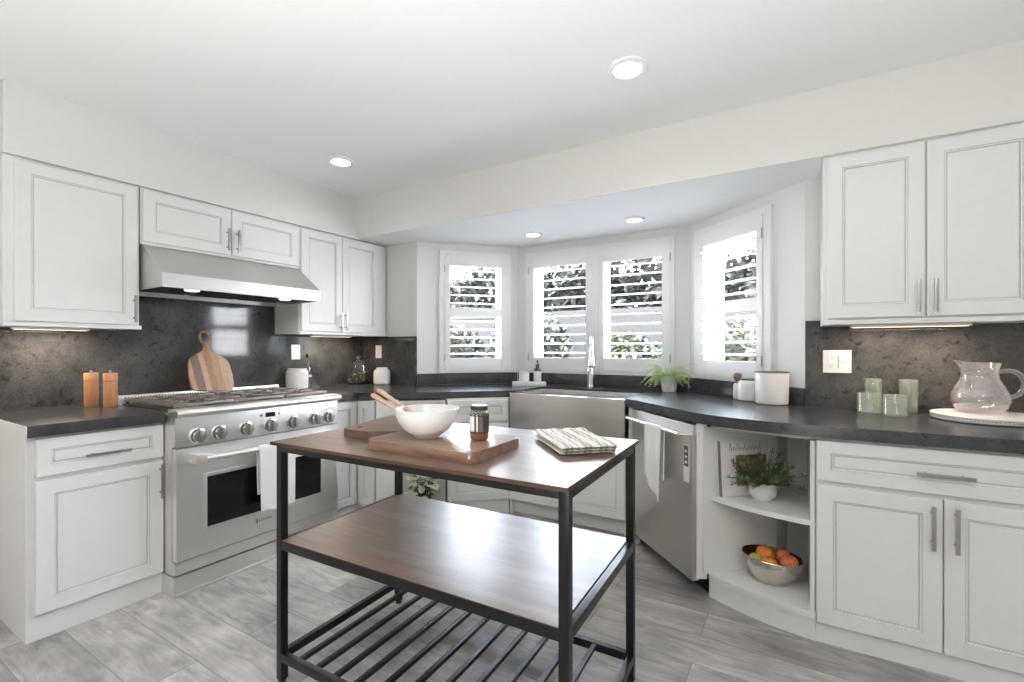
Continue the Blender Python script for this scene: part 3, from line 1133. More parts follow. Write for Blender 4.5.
UX = SX - 0.02
upper('wall_cabinet', (UX, 0.647, 0), PI / 2, 0.537, 1.345, ZS - 0.014, 0.30, [(0.034, 0.525, 0.505, 1.455, 0.15)], 1.366, 2.142,
      'white single door wall cabinet above the two pepper mills')
upper('wall_cabinet', (UX, 1.190, 0), PI / 2, 0.992, 1.832, ZS - 0.014, 0.30, [(0.006, 0.494, 0.466, 1.943, 0.145), (0.500, 0.984, 0.528, 1.943, 0.145)], 1.848, 2.142,
      'low white two door wall cabinet above the range hood', False)
upper('wall_cabinet', (UX, 2.186, 0), PI / 2, 0.874, 1.345, ZS - 0.014, 0.30, [(0.012, 0.382, 0.360, 1.455, 0.15), (0.386, 0.776, 0.408, 1.455, 0.15)], 1.366, 2.142,
      'tall white two door wall cabinet between range hood and bay window')
upper('wall_cabinet', (0.113, SY + 0.013, 0), 0, 0.764, 1.352, ZS - 0.001, 0.305, [(0.018, 0.378, 0.352, 1.467, 0.145), (0.384, 0.744, 0.410, 1.467, 0.145)], 1.379, 2.157,
      'tall white two door wall cabinet above the glass pitcher')


# ------------------------------------------------------------------ counters and backsplashes
m = MB()
m.prism([(-3.498, 0.616), (-2.697, 0.616), (-2.697, 1.108), (-3.318, 1.108), (-3.318, 2.080), (-3.498, 2.080)], CB, CT, 0.0025)
o = m.build('countertop', 'stone')
tag(o, 'short charcoal stone countertop carrying the two pepper mills', 'countertop')
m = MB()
m.box(-3.498, 0.6105, CB + 0.001, -2.699, 0.6155, CT - 0.002, 0.001)  # white strip standing in for glare on the stone's end edge
m.build('end_glare', 'cab', o, smooth=False)

front_edge = [(-3.498, 2.082), (-2.707, 2.082), (-2.707, 2.312), (-2.585, 2.332), (-1.850, 3.035), (-1.818, 3.060), (-1.818, 3.475), (-0.936, 3.475), (-0.936, 2.945),
              (-0.455, 2.488), (-0.385, 2.434), (-0.30, 2.392), (-0.22, 2.364), (-0.14, 2.343), (-0.05, 2.328), (0.06, 2.320), (0.15, 2.318), (0.90, 2.318)]
back_edge = [(0.90, 3.058), (0.05, 3.058), (-0.70, 3.738), (-2.203, 3.738), (-2.82, 3.058), (-3.498, 3.058)]
m = MB()
m.prism(front_edge + back_edge, CB, CT, 0.0025)
tag(m.build('countertop', 'stone'), 'long charcoal stone countertop wrapping through the bay around the sink', 'countertop')

m = MB()
m.box(-3.519, 0.62, CT, -3.499, 3.06, 1.342)
m.box(-3.519, 1.187, 1.342, -3.499, 2.181, 1.60)
tag(m.build('backsplash', 'splash', smooth=False), 'polished charcoal stone backsplash behind the range', 'backsplash')
m = MB()
m.box(-3.499, 3.059, CT, A[0] + 0.002, 3.079, 1.34)
tag(m.build('backsplash', 'splash', smooth=False), 'charcoal stone backsplash panel behind the small white jar in the corner', 'backsplash')
m = MB()
m.box(D[0] + 0.002, 3.059, CT, 0.90, 3.079, 1.386)
tag(m.build('backsplash', 'splash', smooth=False), 'charcoal stone backsplash behind the glass pitcher and tumblers', 'backsplash')


def low_splash(p, q, label, i0, i1):
    rz, L = seg_frame(p, q)
    m = MB()
    m.box(i0, -0.02, CT + 0.0005, L - i1, -0.001, 1.012, 0.0015)
    o = m.build('backsplash', 'stone', None, (p[0], p[1], 0))
    o.rotation_euler = (0, 0, rz)
    tag(o, label, 'backsplash')


low_splash(A, B, 'low stone upstand under the angled window near the corner', 0.002, 0.012)
low_splash(B, C_, 'low stone upstand behind the faucet under the center window', 0.012, 0.012)
low_splash(C_, D, 'low stone upstand behind the white ceramic canisters', 0.012, -0.012)

# ------------------------------------------------------------------ sink and faucet
sk = thing('apron_sink', (-1.811, 2.955, 0), 'stainless steel farmhouse sink with tall apron front under the window', 'sink')
WS, DS = 0.868, 0.515
m = MB()
m.box(0, 0, 0.650, WS, 0.022, 0.906, 0.006)
m.build('apron', 'sink', sk)
m = MB()
zi = 0.70
m.box(0.0, 0.0225, zi - 0.006, 0.022, DS, 0.902, 0.003)
m.box(WS - 0.022, 0.0225, zi - 0.006, WS, DS, 0.902, 0.003)
m.box(0.022, DS - 0.022, zi - 0.006, WS - 0.022, DS, 0.902, 0.003)
m.box(0.022, 0.0225, zi - 0.006, WS - 0.022, DS - 0.022, zi, 0.002)
m.build('basin', 'sink', sk)
m = MB()
m.lathe([(0, zi + 0.003), (0.040, zi + 0.003), (0.048, zi + 0.001)], 24, (WS / 2, 0.30, 0))
m.build('drain', 'chrome', sk)

fx, fy = -1.437, 3.615
f = thing('kitchen_faucet', (fx, fy, CT + 0.0005), 'polished pull-down kitchen faucet standing behind the sink', 'faucet', 0.42)
m = MB()
m.lathe([(0, 0), (0.033, 0), (0.033, 0.012), (0.029, 0.03), (0.030, 0.075), (0.026, 0.12), (0.016, 0.19), (0.013, 0.215), (0, 0.215)], 28)
m.build('base', 'chrome', f)
m = MB()
pts = [(0, 0, 0.21), (0, 0, 0.30)]
for k in range(1, 13):
    a = PI * k / 12
    pts.append((0, -0.10 + 0.10 * math.cos(a), 0.30 + 0.10 * math.sin(a)))
pts.append((0, -0.20, 0.285))
m.tube(pts, 0.0115, 14)
m.build('spout', 'chrome', f)
m = MB()
m.lathe([(0, 0.285), (0.0145, 0.285), (0.018, 0.25), (0.026, 0.20), (0.0275, 0.186), (0, 0.186)], 24, (0, -0.20, 0))
sp = m.build('spray_head', 'chrome', f)
m = MB()
m.lathe([(0, 0.1855), (0.0275, 0.1855), (0.0295, 0.180), (0.0285, 0.170), (0, 0.170)], 24, (0, -0.20, 0))
m.build('spray_ring', 'slot', sp)
m = MB()
m.tube([(0.0, 0.026, 0.06), (0.0, 0.045, 0.066), (0.0, 0.06, 0.10)], [0.010, 0.008, 0.006], 10)
m.build('lever', 'chrome', f)

# ------------------------------------------------------------------ range (local: x along the wall, -y into the room)
RW = 0.962
rg = thing('kitchen_range', (-2.62, 1.113, 0), 'stainless gas range with six knobs or more and a wide oven door', 'range', PI / 2)
rg['label'] = 'stainless gas range with a row of knobs over one wide oven door'
m = MB()
m.box(0.002, 0.03, 0.105, RW - 0.002, 0.675, 0.905, 0.003)
m.build('body', 'steel_warm', rg)
m = MB()
m.box(0.0, 0.0, 0.012, RW, 0.62, 0.100, 0.004)
m.box(0.0, -0.006, 0.0, RW, 0.64, 0.014, 0.002)
m.build('kick_panel', 'steel', rg)
m = MB()
m.box(0.004, 0.0, 0.108, RW - 0.004, 0.03, 0.170, 0.004)
m.build('lower_trim', 'steel', rg)
m = MB()
m.box(0.003, -0.005, 0.742, RW - 0.003, 0.05, 0.892, 0.004)
cp = m.build('control_panel', 'steel', rg)
m = MB()                                     # rounded front nose above the panel
pr = [(0.06, 0.930), (-0.018, 0.930), (-0.031, 0.925), (-0.038, 0.914), (-0.036, 0.901), (-0.028, 0.892), (0.06, 0.892)]
m.prism(pr, 0.0, RW, 0.0, mat4=Matrix(((0, 0, 1, 0), (1, 0, 0, 0), (0, 1, 0, 0), (0, 0, 0, 1))))
m.build('front_nose', 'steel', rg, angle=50)
for ky in (1.215, 1.320, 1.463, 1.605, 1.745, 1.893, 1.995):
    kx = ky - 1.113
    m = MB()
    pts = [(0.041, -0.005), (0.041, -0.011), (0.037, -0.014), (0.033, -0.015), (0.032, -0.034), (0.028, -0.040), (0.0, -0.040)]
    vs = m.lathe([(a, -b) for a, b in pts], 28, mis=[0, 0, 0, 2, 0, 1, 1])
    rot = Matrix.Rotation(PI / 2, 4, 'X')
    for v in vs:
        v.co = rot @ v.co
        v.co += Vector((kx, 0, 0.790))
    m.box(kx - 0.009, -0.056, 0.790 - 0.031, kx + 0.009, -0.038, 0.790 + 0.031, 0.004, 1)
    m.build('knob', ['chrome', 'nickel', 'slot'], cp)
m = MB()
m.box(0.463, -0.0075, 0.838, 0.521, -0.0045, 0.864, 0.001)
m.build('clock_display', 'black_glass', cp)
m = MB()
for dx in (0.438, 0.546):
    vs = m.lathe([(0, 0.003), (0.006, 0.003), (0.007, 0.0)], 12)
    for v in vs:
        v.co = Matrix.Rotation(PI / 2, 4, 'X') @ v.co + Vector((dx, -0.0048, 0.851))
m.build('button', 'slot', cp)

m = MB()                                     # oven door with a bevelled window opening
x0, x1, z0, z1 = 0.006, RW - 0.006, 0.178, 0.734
wx0, wx1, wz0, wz1 = 0.142, 0.828, 0.308, 0.575
for q in ((x0, z0, wx0, z1), (wx1, z0, x1, z1), (wx0, z0, wx1, wz0), (wx0, wz1, wx1, z1)):
    m.box(q[0], -0.012, q[1], q[2], 0.028, q[3], 0.0)
od = m.build('oven_door', 'steel', rg, smooth=False)
m = MB()
for q in ((wx0 - 0.016, wz0 - 0.016, wx0 + 0.004, wz1 + 0.016), (wx1 - 0.004, wz0 - 0.016, wx1 + 0.016, wz1 + 0.016), (wx0, wz0 - 0.016, wx1, wz0 + 0.004), (wx0, wz1 - 0.004, wx1, wz1 + 0.016)):
    m.box(q[0], -0.017, q[1], q[2], -0.010, q[3], 0.003)
m.build('window_bezel', 'steel', od)
m = MB()
m.box(wx0 + 0.001, -0.008, wz0 + 0.001, wx1 - 0.001, 0.02, wz1 - 0.001)
m.build('oven_glass', 'black_glass', od)
m = MB()
m.tube([(0.115, -0.072, 0.678), (0.20, -0.074, 0.678), (RW - 0.20, -0.074, 0.678), (RW - 0.115, -0.072, 0.678)], 0.014, 16)
for hx, s in ((0.085, 1), (RW - 0.085, -1)):
    m.prism([(hx - 0.02, 0.655), (hx + s * 0.075 + 0.0, 0.664), (hx + s * 0.075, 0.692), (hx - 0.02, 0.705)] if s > 0 else
            [(hx + s * 0.075, 0.664), (hx + 0.02, 0.655), (hx + 0.02, 0.705), (hx + s * 0.075, 0.692)],
            0.011, 0.080, 0.005, mat4=Matrix(((1, 0, 0, 0), (0, 0, -1, 0), (0, 1, 0, 0), (0, 0, 0, 1))))
m.build('handle', 'steel_warm', od)
m = MB()                                     # small badge low on the door
m.box(0.405, -0.0145, 0.246, 0.500, -0.0118, 0.270, 0.001, 0)
m.box(0.405, -0.0155, 0.246, 0.412, -0.0140, 0.270, 0, 1)
for k in range(7):
    bx = 0.420 + k * 0.0112
    m.box(bx, -0.0155, 0.252, bx + 0.0022, -0.0140, 0.264, 0, 1)
    m.box(bx, -0.0155, (0.252, 0.262, 0.257)[k % 3], bx + 0.0062, -0.0140, (0.2545, 0.2645, 0.2595)[k % 3], 0, 1)
m.build('badge', ['steel', 'slot'], od, smooth=False)

m = MB()
m.box(0.02, 0.062, 0.905, RW - 0.02, 0.665, 0.918, 0.003)
m.build('cooktop', 'black_enamel', rg)
for gx in (0.16, 0.481, 0.80):
    for gy in (0.21, 0.50):
        m = MB()
        m.lathe([(0, 0.932), (0.036, 0.932), (0.042, 0.926), (0.048, 0.918)], 20, (gx, gy, 0))
        m.build('burner', 'iron', rg)
for k in range(3):
    a, b = 0.028 + k * 0.304, 0.028 + k * 0.304 + 0.298
    m = MB()
    zt, w = 0.944, 0.011
    for y in (0.072, 0.355, 0.645):
        m.bar((a, y, zt), (b, y, zt), w, 0.014, 0, 0.002)
    for x in (a + 0.006, b - 0.006):
        m.bar((x, 0.070, zt), (x, 0.648, zt), w, 0.014, 0, 0.002)
    c = (a + b) / 2
    for y0, y1 in ((0.078, 0.165), (0.265, 0.350), (0.360, 0.450), (0.550, 0.640)):
        m.bar((c, y0, zt + 0.002), (c, y1, zt + 0.002), w, 0.016, 0, 0.002)
    for y in (0.212, 0.50):
        m.bar((a + 0.01, y, zt + 0.002), (c - 0.045, y, zt + 0.002), w, 0.016, 0, 0.002)
        m.bar((c + 0.045, y, zt + 0.002), (b - 0.01, y, zt + 0.002), w, 0.016, 0, 0.002)
        for s in (-1, 1):
            m.bar((c + s * 0.035, y - 0.035, zt + 0.002), (c + s * 0.125, y - 0.125, zt + 0.002), w, 0.014, 0, 0.002)
            m.bar((c + s * 0.035, y + 0.035, zt + 0.002), (c + s * 0.125, y + 0.125, zt + 0.002), w, 0.014, 0, 0.002)
    for x in (a + 0.01, b - 0.01):
        for y in (0.078, 0.638):
            m.box(x - 0.006, y - 0.006, 0.9175, x + 0.006, y + 0.006, zt)
    m.build('burner_grate', 'iron', rg)
m = MB()                                     # slotted vent trim along the wall side
m.box(0.0, 0.652, 0.905, RW, 0.690, 0.966, 0.006)
vt = m.build('vent_trim', 'steel', rg)
m = MB()
for k in range(60):
    x = 0.030 + k * 0.0152
    m.box(x, 0.6512, 0.942, x + 0.0065, 0.6530, 0.957)
m.build('vent_slots', 'slot', vt, smooth=False)

hanging_towel('hand_towel', (-2.62 + 0.074, 1.60, 0), PI / 2, 0.215, 0.679, 0.330, 0.42, 'terry', 'white terry towel hanging from the oven door handle', rod=0.016, waves=1.2, thick=0.006)

# ------------------------------------------------------------------ range hood
hd = thing('range_hood', (0, 1.195, 0), 'stainless under-cabinet range hood with sloping front', 'range hood')
HW = 0.988
TM = Matrix(((1, 0, 0, 0), (0, 0, 1, 0), (0, 1, 0, 0), (0, 0, 0, 1)))     # polygon (x, z) drawn along y


def xz(m, poly, y0, y1, bev=0.0, mi=0):
    m.prism([(p[0], p[1]) for p in poly], y0, y1, bev, mi, mat4=TM)


m = MB()
prof = [(-3.498, 1.600), (-3.498, 1.828), (-3.190, 1.828), (-2.952, 1.655), (-2.946, 1.650), (-2.946, 1.572), (-2.965, 1.572), (-2.965, 1.600)]
xz(m, prof, 0.0, HW)
xz(m, [(-3.498, 1.568), (-3.498, 1.600), (-2.965, 1.600), (-2.965, 1.572)], 0.0, 0.006)
xz(m, [(-3.498, 1.568), (-3.498, 1.600), (-2.965, 1.600), (-2.965, 1.572)], HW - 0.006, HW)
xz(m, [(-3.498, 1.560), (-3.498, 1.600), (-3.475, 1.600), (-3.475, 1.560)], 0.006, HW - 0.006)
m.build('canopy', 'hood_steel', hd, smooth=False)
for k in range(3):
    m = MB()
    y0 = 0.03 + k * 0.312
    m.box(-3.45, y0, 1.588, -3.02, y0 + 0.300, 1.5995, 0.002)
    for j in range(8):
        m.box(-3.43 + j * 0.052, y0 + 0.015, 1.583, -3.405 + j * 0.052, y0 + 0.285, 1.5885)
    m.build('filter', 'filter', hd)
for y in (0.20, 0.79):
    m = MB()
    m.lathe([(0, 1.572), (0.034, 1.572), (0.040, 1.578), (0.040, 1.592)], 24, (-3.06, y, 0))
    m.build('lamp_lens', 'hood_lamp', hd)
    area_light('hood_glow', (-3.06, y, 1.566), (0, 0, 0), 0.06, 0, 0.5, (1.0, 0.9, 0.76), math.radians(140), hd, True)
for y in (0.41, 0.55):
    m = MB()
    m.tube([(-2.985, y, 1.598), (-2.985, y, 1.573)], 0.010, 12)
    m.build('control_knob', 'chrome', hd)


# ------------------------------------------------------------------ under-cabinet lights
def strip_light(loc, rz, w, power, label):
    root = thing('cabinet_light', loc, label, 'light', rz, 'lights under the wall cabinets')
    m = MB()
    m.box(-w / 2, -0.018, -0.012, w / 2, 0.018, 0.0, 0.002)
    m.build('housing', 'plastic', root)
    m = MB()
    m.box(-w / 2 + 0.01, -0.012, -0.0135, w / 2 - 0.01, 0.012, -0.0118)
    m.build('lens', 'warm_strip', root)
    area_light('cabinet_glow', (0, 0, -0.016), (0, 0, 0), w * 0.9, 0.02, power, (1.0, 0.80, 0.64), PI, root)
    return root


strip_light((-3.36, 0.86, 1.344), PI / 2, 0.30, 3.2, 'slim warm light strip under the single door wall cabinet')
strip_light((-3.36, 2.60, 1.344), PI / 2, 0.40, 2.8, 'slim warm light strip under the cabinet next to the bay')
strip_light((0.46, 2.92, 1.351), 0, 0.45, 3.2, 'slim warm light strip under the cabinet over the pitcher')


# ------------------------------------------------------------------ outlets
def plate(loc, rz, w, h, label, kind):
    root = thing('wall_outlet', loc, label, 'outlet', rz)
    m = MB()
    m.box(-w / 2, -0.006, -h / 2, w / 2, -0.0003, h / 2, 0.002)
    m.build('cover_plate', 'plastic', root)
    if kind == 'double':
        gangs = [(-0.023, 'outlet'), (0.023, 'switch')]
    else:
        gangs = [(0.0, kind)]
    for gx, g in gangs:
        m = MB()
        m.box(gx - 0.0165, -0.0085, -0.034, gx + 0.0165, -0.0055, 0.034, 0.001)
        o = m.build('insert', 'plastic', root)
        m = MB()
        if g == 'switch':
            m.box(gx - 0.0175, -0.0088, -0.034, gx - 0.0155, -0.0080, 0.034)
            m.box(gx - 0.013, -0.0093, -0.001, gx + 0.013, -0.0083, 0.001)
        else:
            for dz in ((-0.019, 0.019) if g == 'outlet' else (-0.019,)):
                m.box(gx - 0.0075, -0.0093, dz - 0.003, gx - 0.0050, -0.0083, dz + 0.006)
                m.box(gx + 0.0050, -0.0093, dz - 0.003, gx + 0.0075, -0.0083, dz + 0.006)
                m.box(gx - 0.002, -0.0093, dz - 0.010, gx + 0.002, -0.0083, dz - 0.006)
        m.build('slots', 'slot', o, smooth=False)
    return root


plate((-3.499, 2.361, 1.204), PI / 2, 0.076, 0.118, 'white outlet plate on the range wall above the ceramic crock', 'outlet')
plate((-3.285, 3.059, 1.203), 0, 0.074, 0.118, 'white outlet plate in the corner above the small white jar', 'outlet')
plate((0.188, 3.059, 1.164), 0, 0.126, 0.122, 'white double plate with outlet and switch above the tumblers', 'double')


# ------------------------------------------------------------------ things on the range-side counter
def mill(x, y, label):
    root = thing('pepper_mill', (x, y, CT + 0.0006), label, 'mill', 0, 'wooden mills beside the range')
    m = MB()
    m.lathe([(0, 0), (0.029, 0), (0.031, 0.004), (0.031, 0.135), (0.028, 0.138)], 28)
    m.build('body', 'mill', root)
    m = MB()
    m.lathe([(0.028, 0.138), (0.031, 0.141), (0.032, 0.178), (0.029, 0.184), (0, 0.184)], 28)
    t = m.build('top', 'mill', root)
    m = MB()
    m.lathe([(0.004, 0.184), (0.005, 0.187), (0.008, 0.191), (0.006, 0.196), (0, 0.198)], 14)
    m.build('finial', 'nickel', t)


mill(-3.335, 1.013, 'orange wooden pepper mill standing farther from the range')
mill(-3.215, 1.059, 'orange wooden pepper mill standing closest to the range')

# paddle board leaning on the backsplash, its foot on the grates
pb = thing('paddle_board', (-3.258, 1.618, 0.9590), 'striped wooden paddle cutting board leaning behind the burners', 'cutting board', PI / 2)
m = MB()
half = [(0.0, 0.0), (0.100, 0.0), (0.119, 0.008), (0.129, 0.030), (0.133, 0.12), (0.126, 0.20), (0.114, 0.232), (0.085, 0.258), (0.045, 0.278), (0.026, 0.297), (0.018, 0.325), (0.018, 0.352)]
outl = [p for p in half[1:]] + [(-x, z) for x, z in half[:0:-1]]
th = 0.018
lean = Matrix.Rotation(math.radians(-28), 4, 'X') @ Matrix.Rotation(math.radians(5), 4, 'Y')
up = Matrix(((1, 0, 0, 0), (0, 0, -1, 0), (0, 1, 0, 0), (0, 0, 0, 1)))
m.prism(outl, -th, 0.0, 0.003, mat4=lean @ up)
n = 36
ri = []
for k in range(n):
    a = 2 * PI * k / n
    ca, sa = math.cos(a), math.sin(a)
    ri.append([(0.024 * ca, 0.400 + 0.040 * sa), (0.039 * ca, 0.398 + 0.056 * sa)])
rows = []
for (i, o_) in ri:
    rows.append([m.bm.verts.new(lean @ up @ Vector((p[0], p[1], zz))) for p, zz in ((i, -0.0155), (i, -0.0025), (o_, -0.0025), (o_, -0.0155))])
for k in range(n):
    for j in range(4):
        m.bm.faces.new((rows[k][j], rows[(k + 1) % n][j], rows[(k + 1) % n][(j + 1) % 4], rows[k][(j + 1) % 4]))
m.build('board', 'paddle', pb)


def jar_thing(name, loc, prof, mtl, label, cat='jar', lid=None, seg=36, group=None):
    root = thing(name, loc, label, cat, 0, group)
    m = MB()
    m.lathe(prof, seg)
    m.build('body', mtl, root)
    if lid:
        m = MB()
        m.lathe(lid[0], seg)
        m.build('lid', lid[1], root)
    return root


jar_thing('ceramic_crock', (-3.408, 2.315, CT + 0.0006), [(0, 0), (0.076, 0), (0.082, 0.006), (0.083, 0.12), (0.080, 0.135), (0.070, 0.144), (0.070, 0.158), (0.064, 0.158), (0.064, 0.02), (0, 0.02)],
          'ceramic', 'cream ceramic crock on the counter beside the range', 'crock')
b = thing('glass_bottle', (-3.435, 2.428, CT + 0.0006), 'slim clear glass bottle with dark stopper beside the ceramic crock', 'bottle')
m = MB()
m.lathe([(0, 0.002), (0.030, 0.002), (0.032, 0.006), (0.032, 0.150), (0.028, 0.175), (0.015, 0.205), (0.012, 0.240), (0.013, 0.248)], 28)
m.build('body', 'clear', b)
m = MB()
m.lathe([(0.0326, 0.085), (0.0326, 0.100)], 28)
m.build('label_band', 'ceramic', b)
m = MB()
m.lathe([(0, 0.238), (0.010, 0.238), (0.010, 0.250), (0.014, 0.252), (0.014, 0.270), (0.010, 0.276), (0, 0.276)], 18)
m.build('stopper', 'black_plastic', b)
m = MB()
m.lathe([(0, 0.004), (0.029, 0.004), (0.030, 0.03), (0, 0.031)], 24)
m.build('liquid', 'clear', b)

g = thing('glass_jar', (-3.385, 2.905, CT + 0.0006), 'large clear glass jar of coffee beans in the counter corner', 'jar')
m = MB()
m.lathe([(0, 0.002), (0.080, 0.002), (0.092, 0.012), (0.095, 0.03), (0.095, 0.165), (0.090, 0.178), (0.075, 0.185), (0.075, 0.195), (0.080, 0.198)], 36)
m.build('body', 'jar_glass', g)
m = MB()
m.lathe([(0.082, 0.199), (0.084, 0.206), (0.06, 0.216), (0.02, 0.222), (0.014, 0.228), (0.026, 0.238), (0.026, 0.250), (0.012, 0.256), (0, 0.257)], 30)
m.build('lid', 'jar_glass', g)
m = MB()
vs = m.lathe([(0, 0.006), (0.076, 0.006), (0.088, 0.016), (0.0905, 0.07), (0.0, 0.085)], 30)
for v in vs:
    if v.co.z > 0.05:
        v.co.z += v.co.x * 0.35 + random.uniform(-0.004, 0.004)
for k in range(60):
    a, rr = random.uniform(0, 2 * PI), 0.083 * math.sqrt(random.random())
    x, y = rr * math.cos(a), rr * math.sin(a)
    m.ball((x, y, 0.078 + x * 0.35), 0.009, k % 3 == 0, 6, (1, 0.8, 0.7))
for k in range(150):
    a = random.uniform(0, 2 * PI)
    x, y = 0.086 * math.cos(a), 0.086 * math.sin(a)
    m.ball((x, y, random.uniform(0.014, 0.076 + x * 0.35)), 0.009, k % 4 == 0, 6, (1, 0.8, 0.7))
o = m.build('coffee_beans', ['beans', 'bean_pale'], g)
o['kind'] = 'stuff'

jar_thing('white_jar', (-3.140, 2.960, CT + 0.0006), [(0, 0), (0.060, 0), (0.070, 0.010), (0.072, 0.03), (0.072, 0.105), (0.066, 0.125), (0.048, 0.134), (0.046, 0.136)], 'ceramic',
          'small white lidded ceramic jar in the corner beside the glass jar', 'jar',
          ([(0, 0.150), (0.046, 0.149), (0.050, 0.144), (0.050, 0.137), (0.045, 0.136), (0, 0.136)], 'ceramic'))

# ------------------------------------------------------------------ things beside the sink
tr = thing('marble_tray', (-1.978, 3.55, CT + 0.0006), 'small white marble tray beside the sink', 'tray', 0.55)
m = MB()
m.box(-0.145, -0.065, 0.0, 0.145, 0.065, 0.030, 0.004)
m.build('slab', 'marble', tr)
t2 = thing('candle_cup', (-2.018, 3.535, CT + 0.0312), 'white cup candle on the marble tray', 'candle')
m = MB()
m.lathe([(0, 0), (0.043, 0), (0.046, 0.004), (0.046, 0.090), (0.043, 0.091), (0.042, 0.082), (0, 0.081)], 28)
m.build('cup', 'ceramic_gloss', t2)
m = MB()
m.tube([(0, 0, 0.080), (0.001, 0, 0.088)], 0.0015, 6)
m.build('wick', 'ink', t2)
sb = thing('soap_bottle', (-1.916, 3.590, CT + 0.0312), 'white soap dispenser bottle with dark pump on the marble tray', 'soap dispenser', 0.4)
m = MB()
m.lathe([(0, 0), (0.032, 0), (0.034, 0.004), (0.034, 0.090), (0.031, 0.096)], 26)
m.build('body', 'ceramic_gloss', sb)
m = MB()
m.lathe([(0.034, 0.0905), (0.034, 0.100), (0.026, 0.114), (0.015, 0.124), (0.015, 0.134), (0.018, 0.135), (0.018, 0.150), (0.006, 0.152), (0.005, 0.172), (0.010, 0.174), (0.010, 0.184), (0, 0.185)], 22)
m.tube([(0.0, -0.004, 0.178), (0.0, -0.030, 0.178), (0.0, -0.036, 0.171)], 0.004, 8)
m.build('pump', 'olive', sb)

fp = thing('potted_fern', (-0.800, 3.555, CT + 0.0006), 'small light green fern in a white pot on the counter under the window', 'potted plant')
m = MB()
pr = [(0, 0.0), (0.046, 0.0), (0.049, 0.003)]
for k in range(9):
    pr += [(0.050 + k * 0.0015, 0.012 + k * 0.011), (0.0522 + k * 0.0015, 0.0175 + k * 0.011)]
pr += [(0.066, 0.112), (0.066, 0.118), (0.060, 0.118), (0.058, 0.10), (0, 0.10)]
m.lathe(pr, 30)
pot = m.build('pot', 'ceramic', fp)
m = MB()
m.lathe([(0, 0.106), (0.058, 0.102)], 24)
m.build('soil', 'soil', pot)
m = MB()
for k in range(95):
    a = random.uniform(0, 2 * PI)
    el = random.uniform(0.2, 1.25)
    d0 = Vector((math.cos(a) * math.cos(el), math.sin(a) * math.cos(el), math.sin(el)))
    L = random.uniform(0.12, 0.20)
    if d0.y > 0.2:
        L *= 0.75
    p = Vector((0.03 * math.cos(a), 0.03 * math.sin(a), 0.105))
    d = d0.copy()
    stp = 9
    for i in range(stp):
        q = p + d * L / stp
        m.tube([p, q], 0.0012, 4, cap=False)
        sd = d.cross(Vector((0, 0, 1)))
        sd = sd.normalized() if sd.length > 1e-3 else Vector((1, 0, 0))
        w = 0.026 * math.sin(PI * (0.15 + 0.8 * i / stp))
        for s in (-1, 1):
            m.leaf(q, sd * s + d * 0.5, w, 0.010, 0.2, 0, 2)
        p = q
        d = (d + Vector((0, 0, -0.19))).normalized()
m.build('fronds', 'fern', fp)
m = MB()
for a, L in ((2.9, 0.22), (0.45, 0.19), (-0.35, 0.21), (3.6, 0.17)):
    d = Vector((math.cos(a) * 0.85, math.sin(a) * 0.4, 0.55))
    m.leaf((0.02 * math.cos(a), 0.0, 0.11), d, L, 0.009, 0.9, 0, 6)
m.build('trailing_leaf', 'herb', fp)

jar_thing('ceramic_canister', (-0.238, 3.212, CT + 0.0006), [(0, 0.0), (0.062, 0.0), (0.069, 0.005), (0.071, 0.015), (0.071, 0.098), (0.067, 0.112), (0.055, 0.122), (0.052, 0.124)], 'ceramic',
          'shorter white ceramic canister with shoulders and thin dark lid', 'canister', ([(0, 0.134), (0.054, 0.134), (0.055, 0.131), (0.055, 0.126), (0.050, 0.1245), (0, 0.1245)], 'lid_wood'), group='white canisters by the window')
jar_thing('ceramic_canister', (-0.119, 3.078, CT + 0.0006), [(0, 0.0), (0.075, 0.0), (0.082, 0.006), (0.084, 0.018), (0.088, 0.176), (0.086, 0.180)], 'ceramic',
          'taller straight white ceramic canister with dark rim on the counter', 'canister', ([(0, 0.187), (0.085, 0.187), (0.0885, 0.186), (0.0885, 0.1805), (0.085, 0.180), (0, 0.180)], 'lid_wood'), group='white canisters by the window')
ws = thing('salt_cellar', (-0.318, 3.295, CT + 0.0006), 'small brown and white wooden handled brush behind the shorter canister', 'brush')
m = MB()
m.lathe([(0, 0), (0.022, 0), (0.025, 0.01), (0.025, 0.085), (0.018, 0.097)], 20)
m.build('base', 'ceramic', ws)
m = MB()
m.lathe([(0.014, 0.097), (0.012, 0.112), (0.022, 0.126), (0.026, 0.142), (0.022, 0.160), (0, 0.166)], 18)
m.build('knob', 'chop', ws)
ws.name = 'dish_brush'

# ------------------------------------------------------------------ tumblers, tray and pitcher


def tumbler(x, y, r_, h, mtl, label):
    root = thing('glass_tumbler', (x, y, CT + 0.0006), label, 'glass', 0, 'ribbed glasses on the counter')
    m = MB()
    pr = [(0, 0.0), (r_ * 0.9, 0.0), (r_ * 0.97, 0.004)]
    k = int(h / 0.012)
    for i in range(k):
        z = 0.008 + (h - 0.016) * i / k
        pr += [(r_, z), (r_ * 0.965, z + (h - 0.016) / k * 0.6)]
    pr += [(r_, h - 0.004), (r_ * 0.985, h), (r_ * 0.93, h - 0.002), (r_ * 0.90, 0.012), (0, 0.012)]
    m.lathe(pr, 32)
    m.build('glass', mtl, root)


tumbler(0.311, 2.918, 0.050, 0.098, 'green_glass', 'short pale green tumbler nearer the double outlet plate')
tumbler(0.401, 2.838, 0.047, 0.098, 'green_glass', 'short pale green tumbler nearer the pitcher tray')
tumbler(0.337, 3.008, 0.038, 0.165, 'smoke_glass', 'tall grey green tumbler nearer the double outlet plate')
tumbler(0.474, 2.990, 0.038, 0.165, 'smoke_glass', 'tall grey green tumbler nearer the glass pitcher')

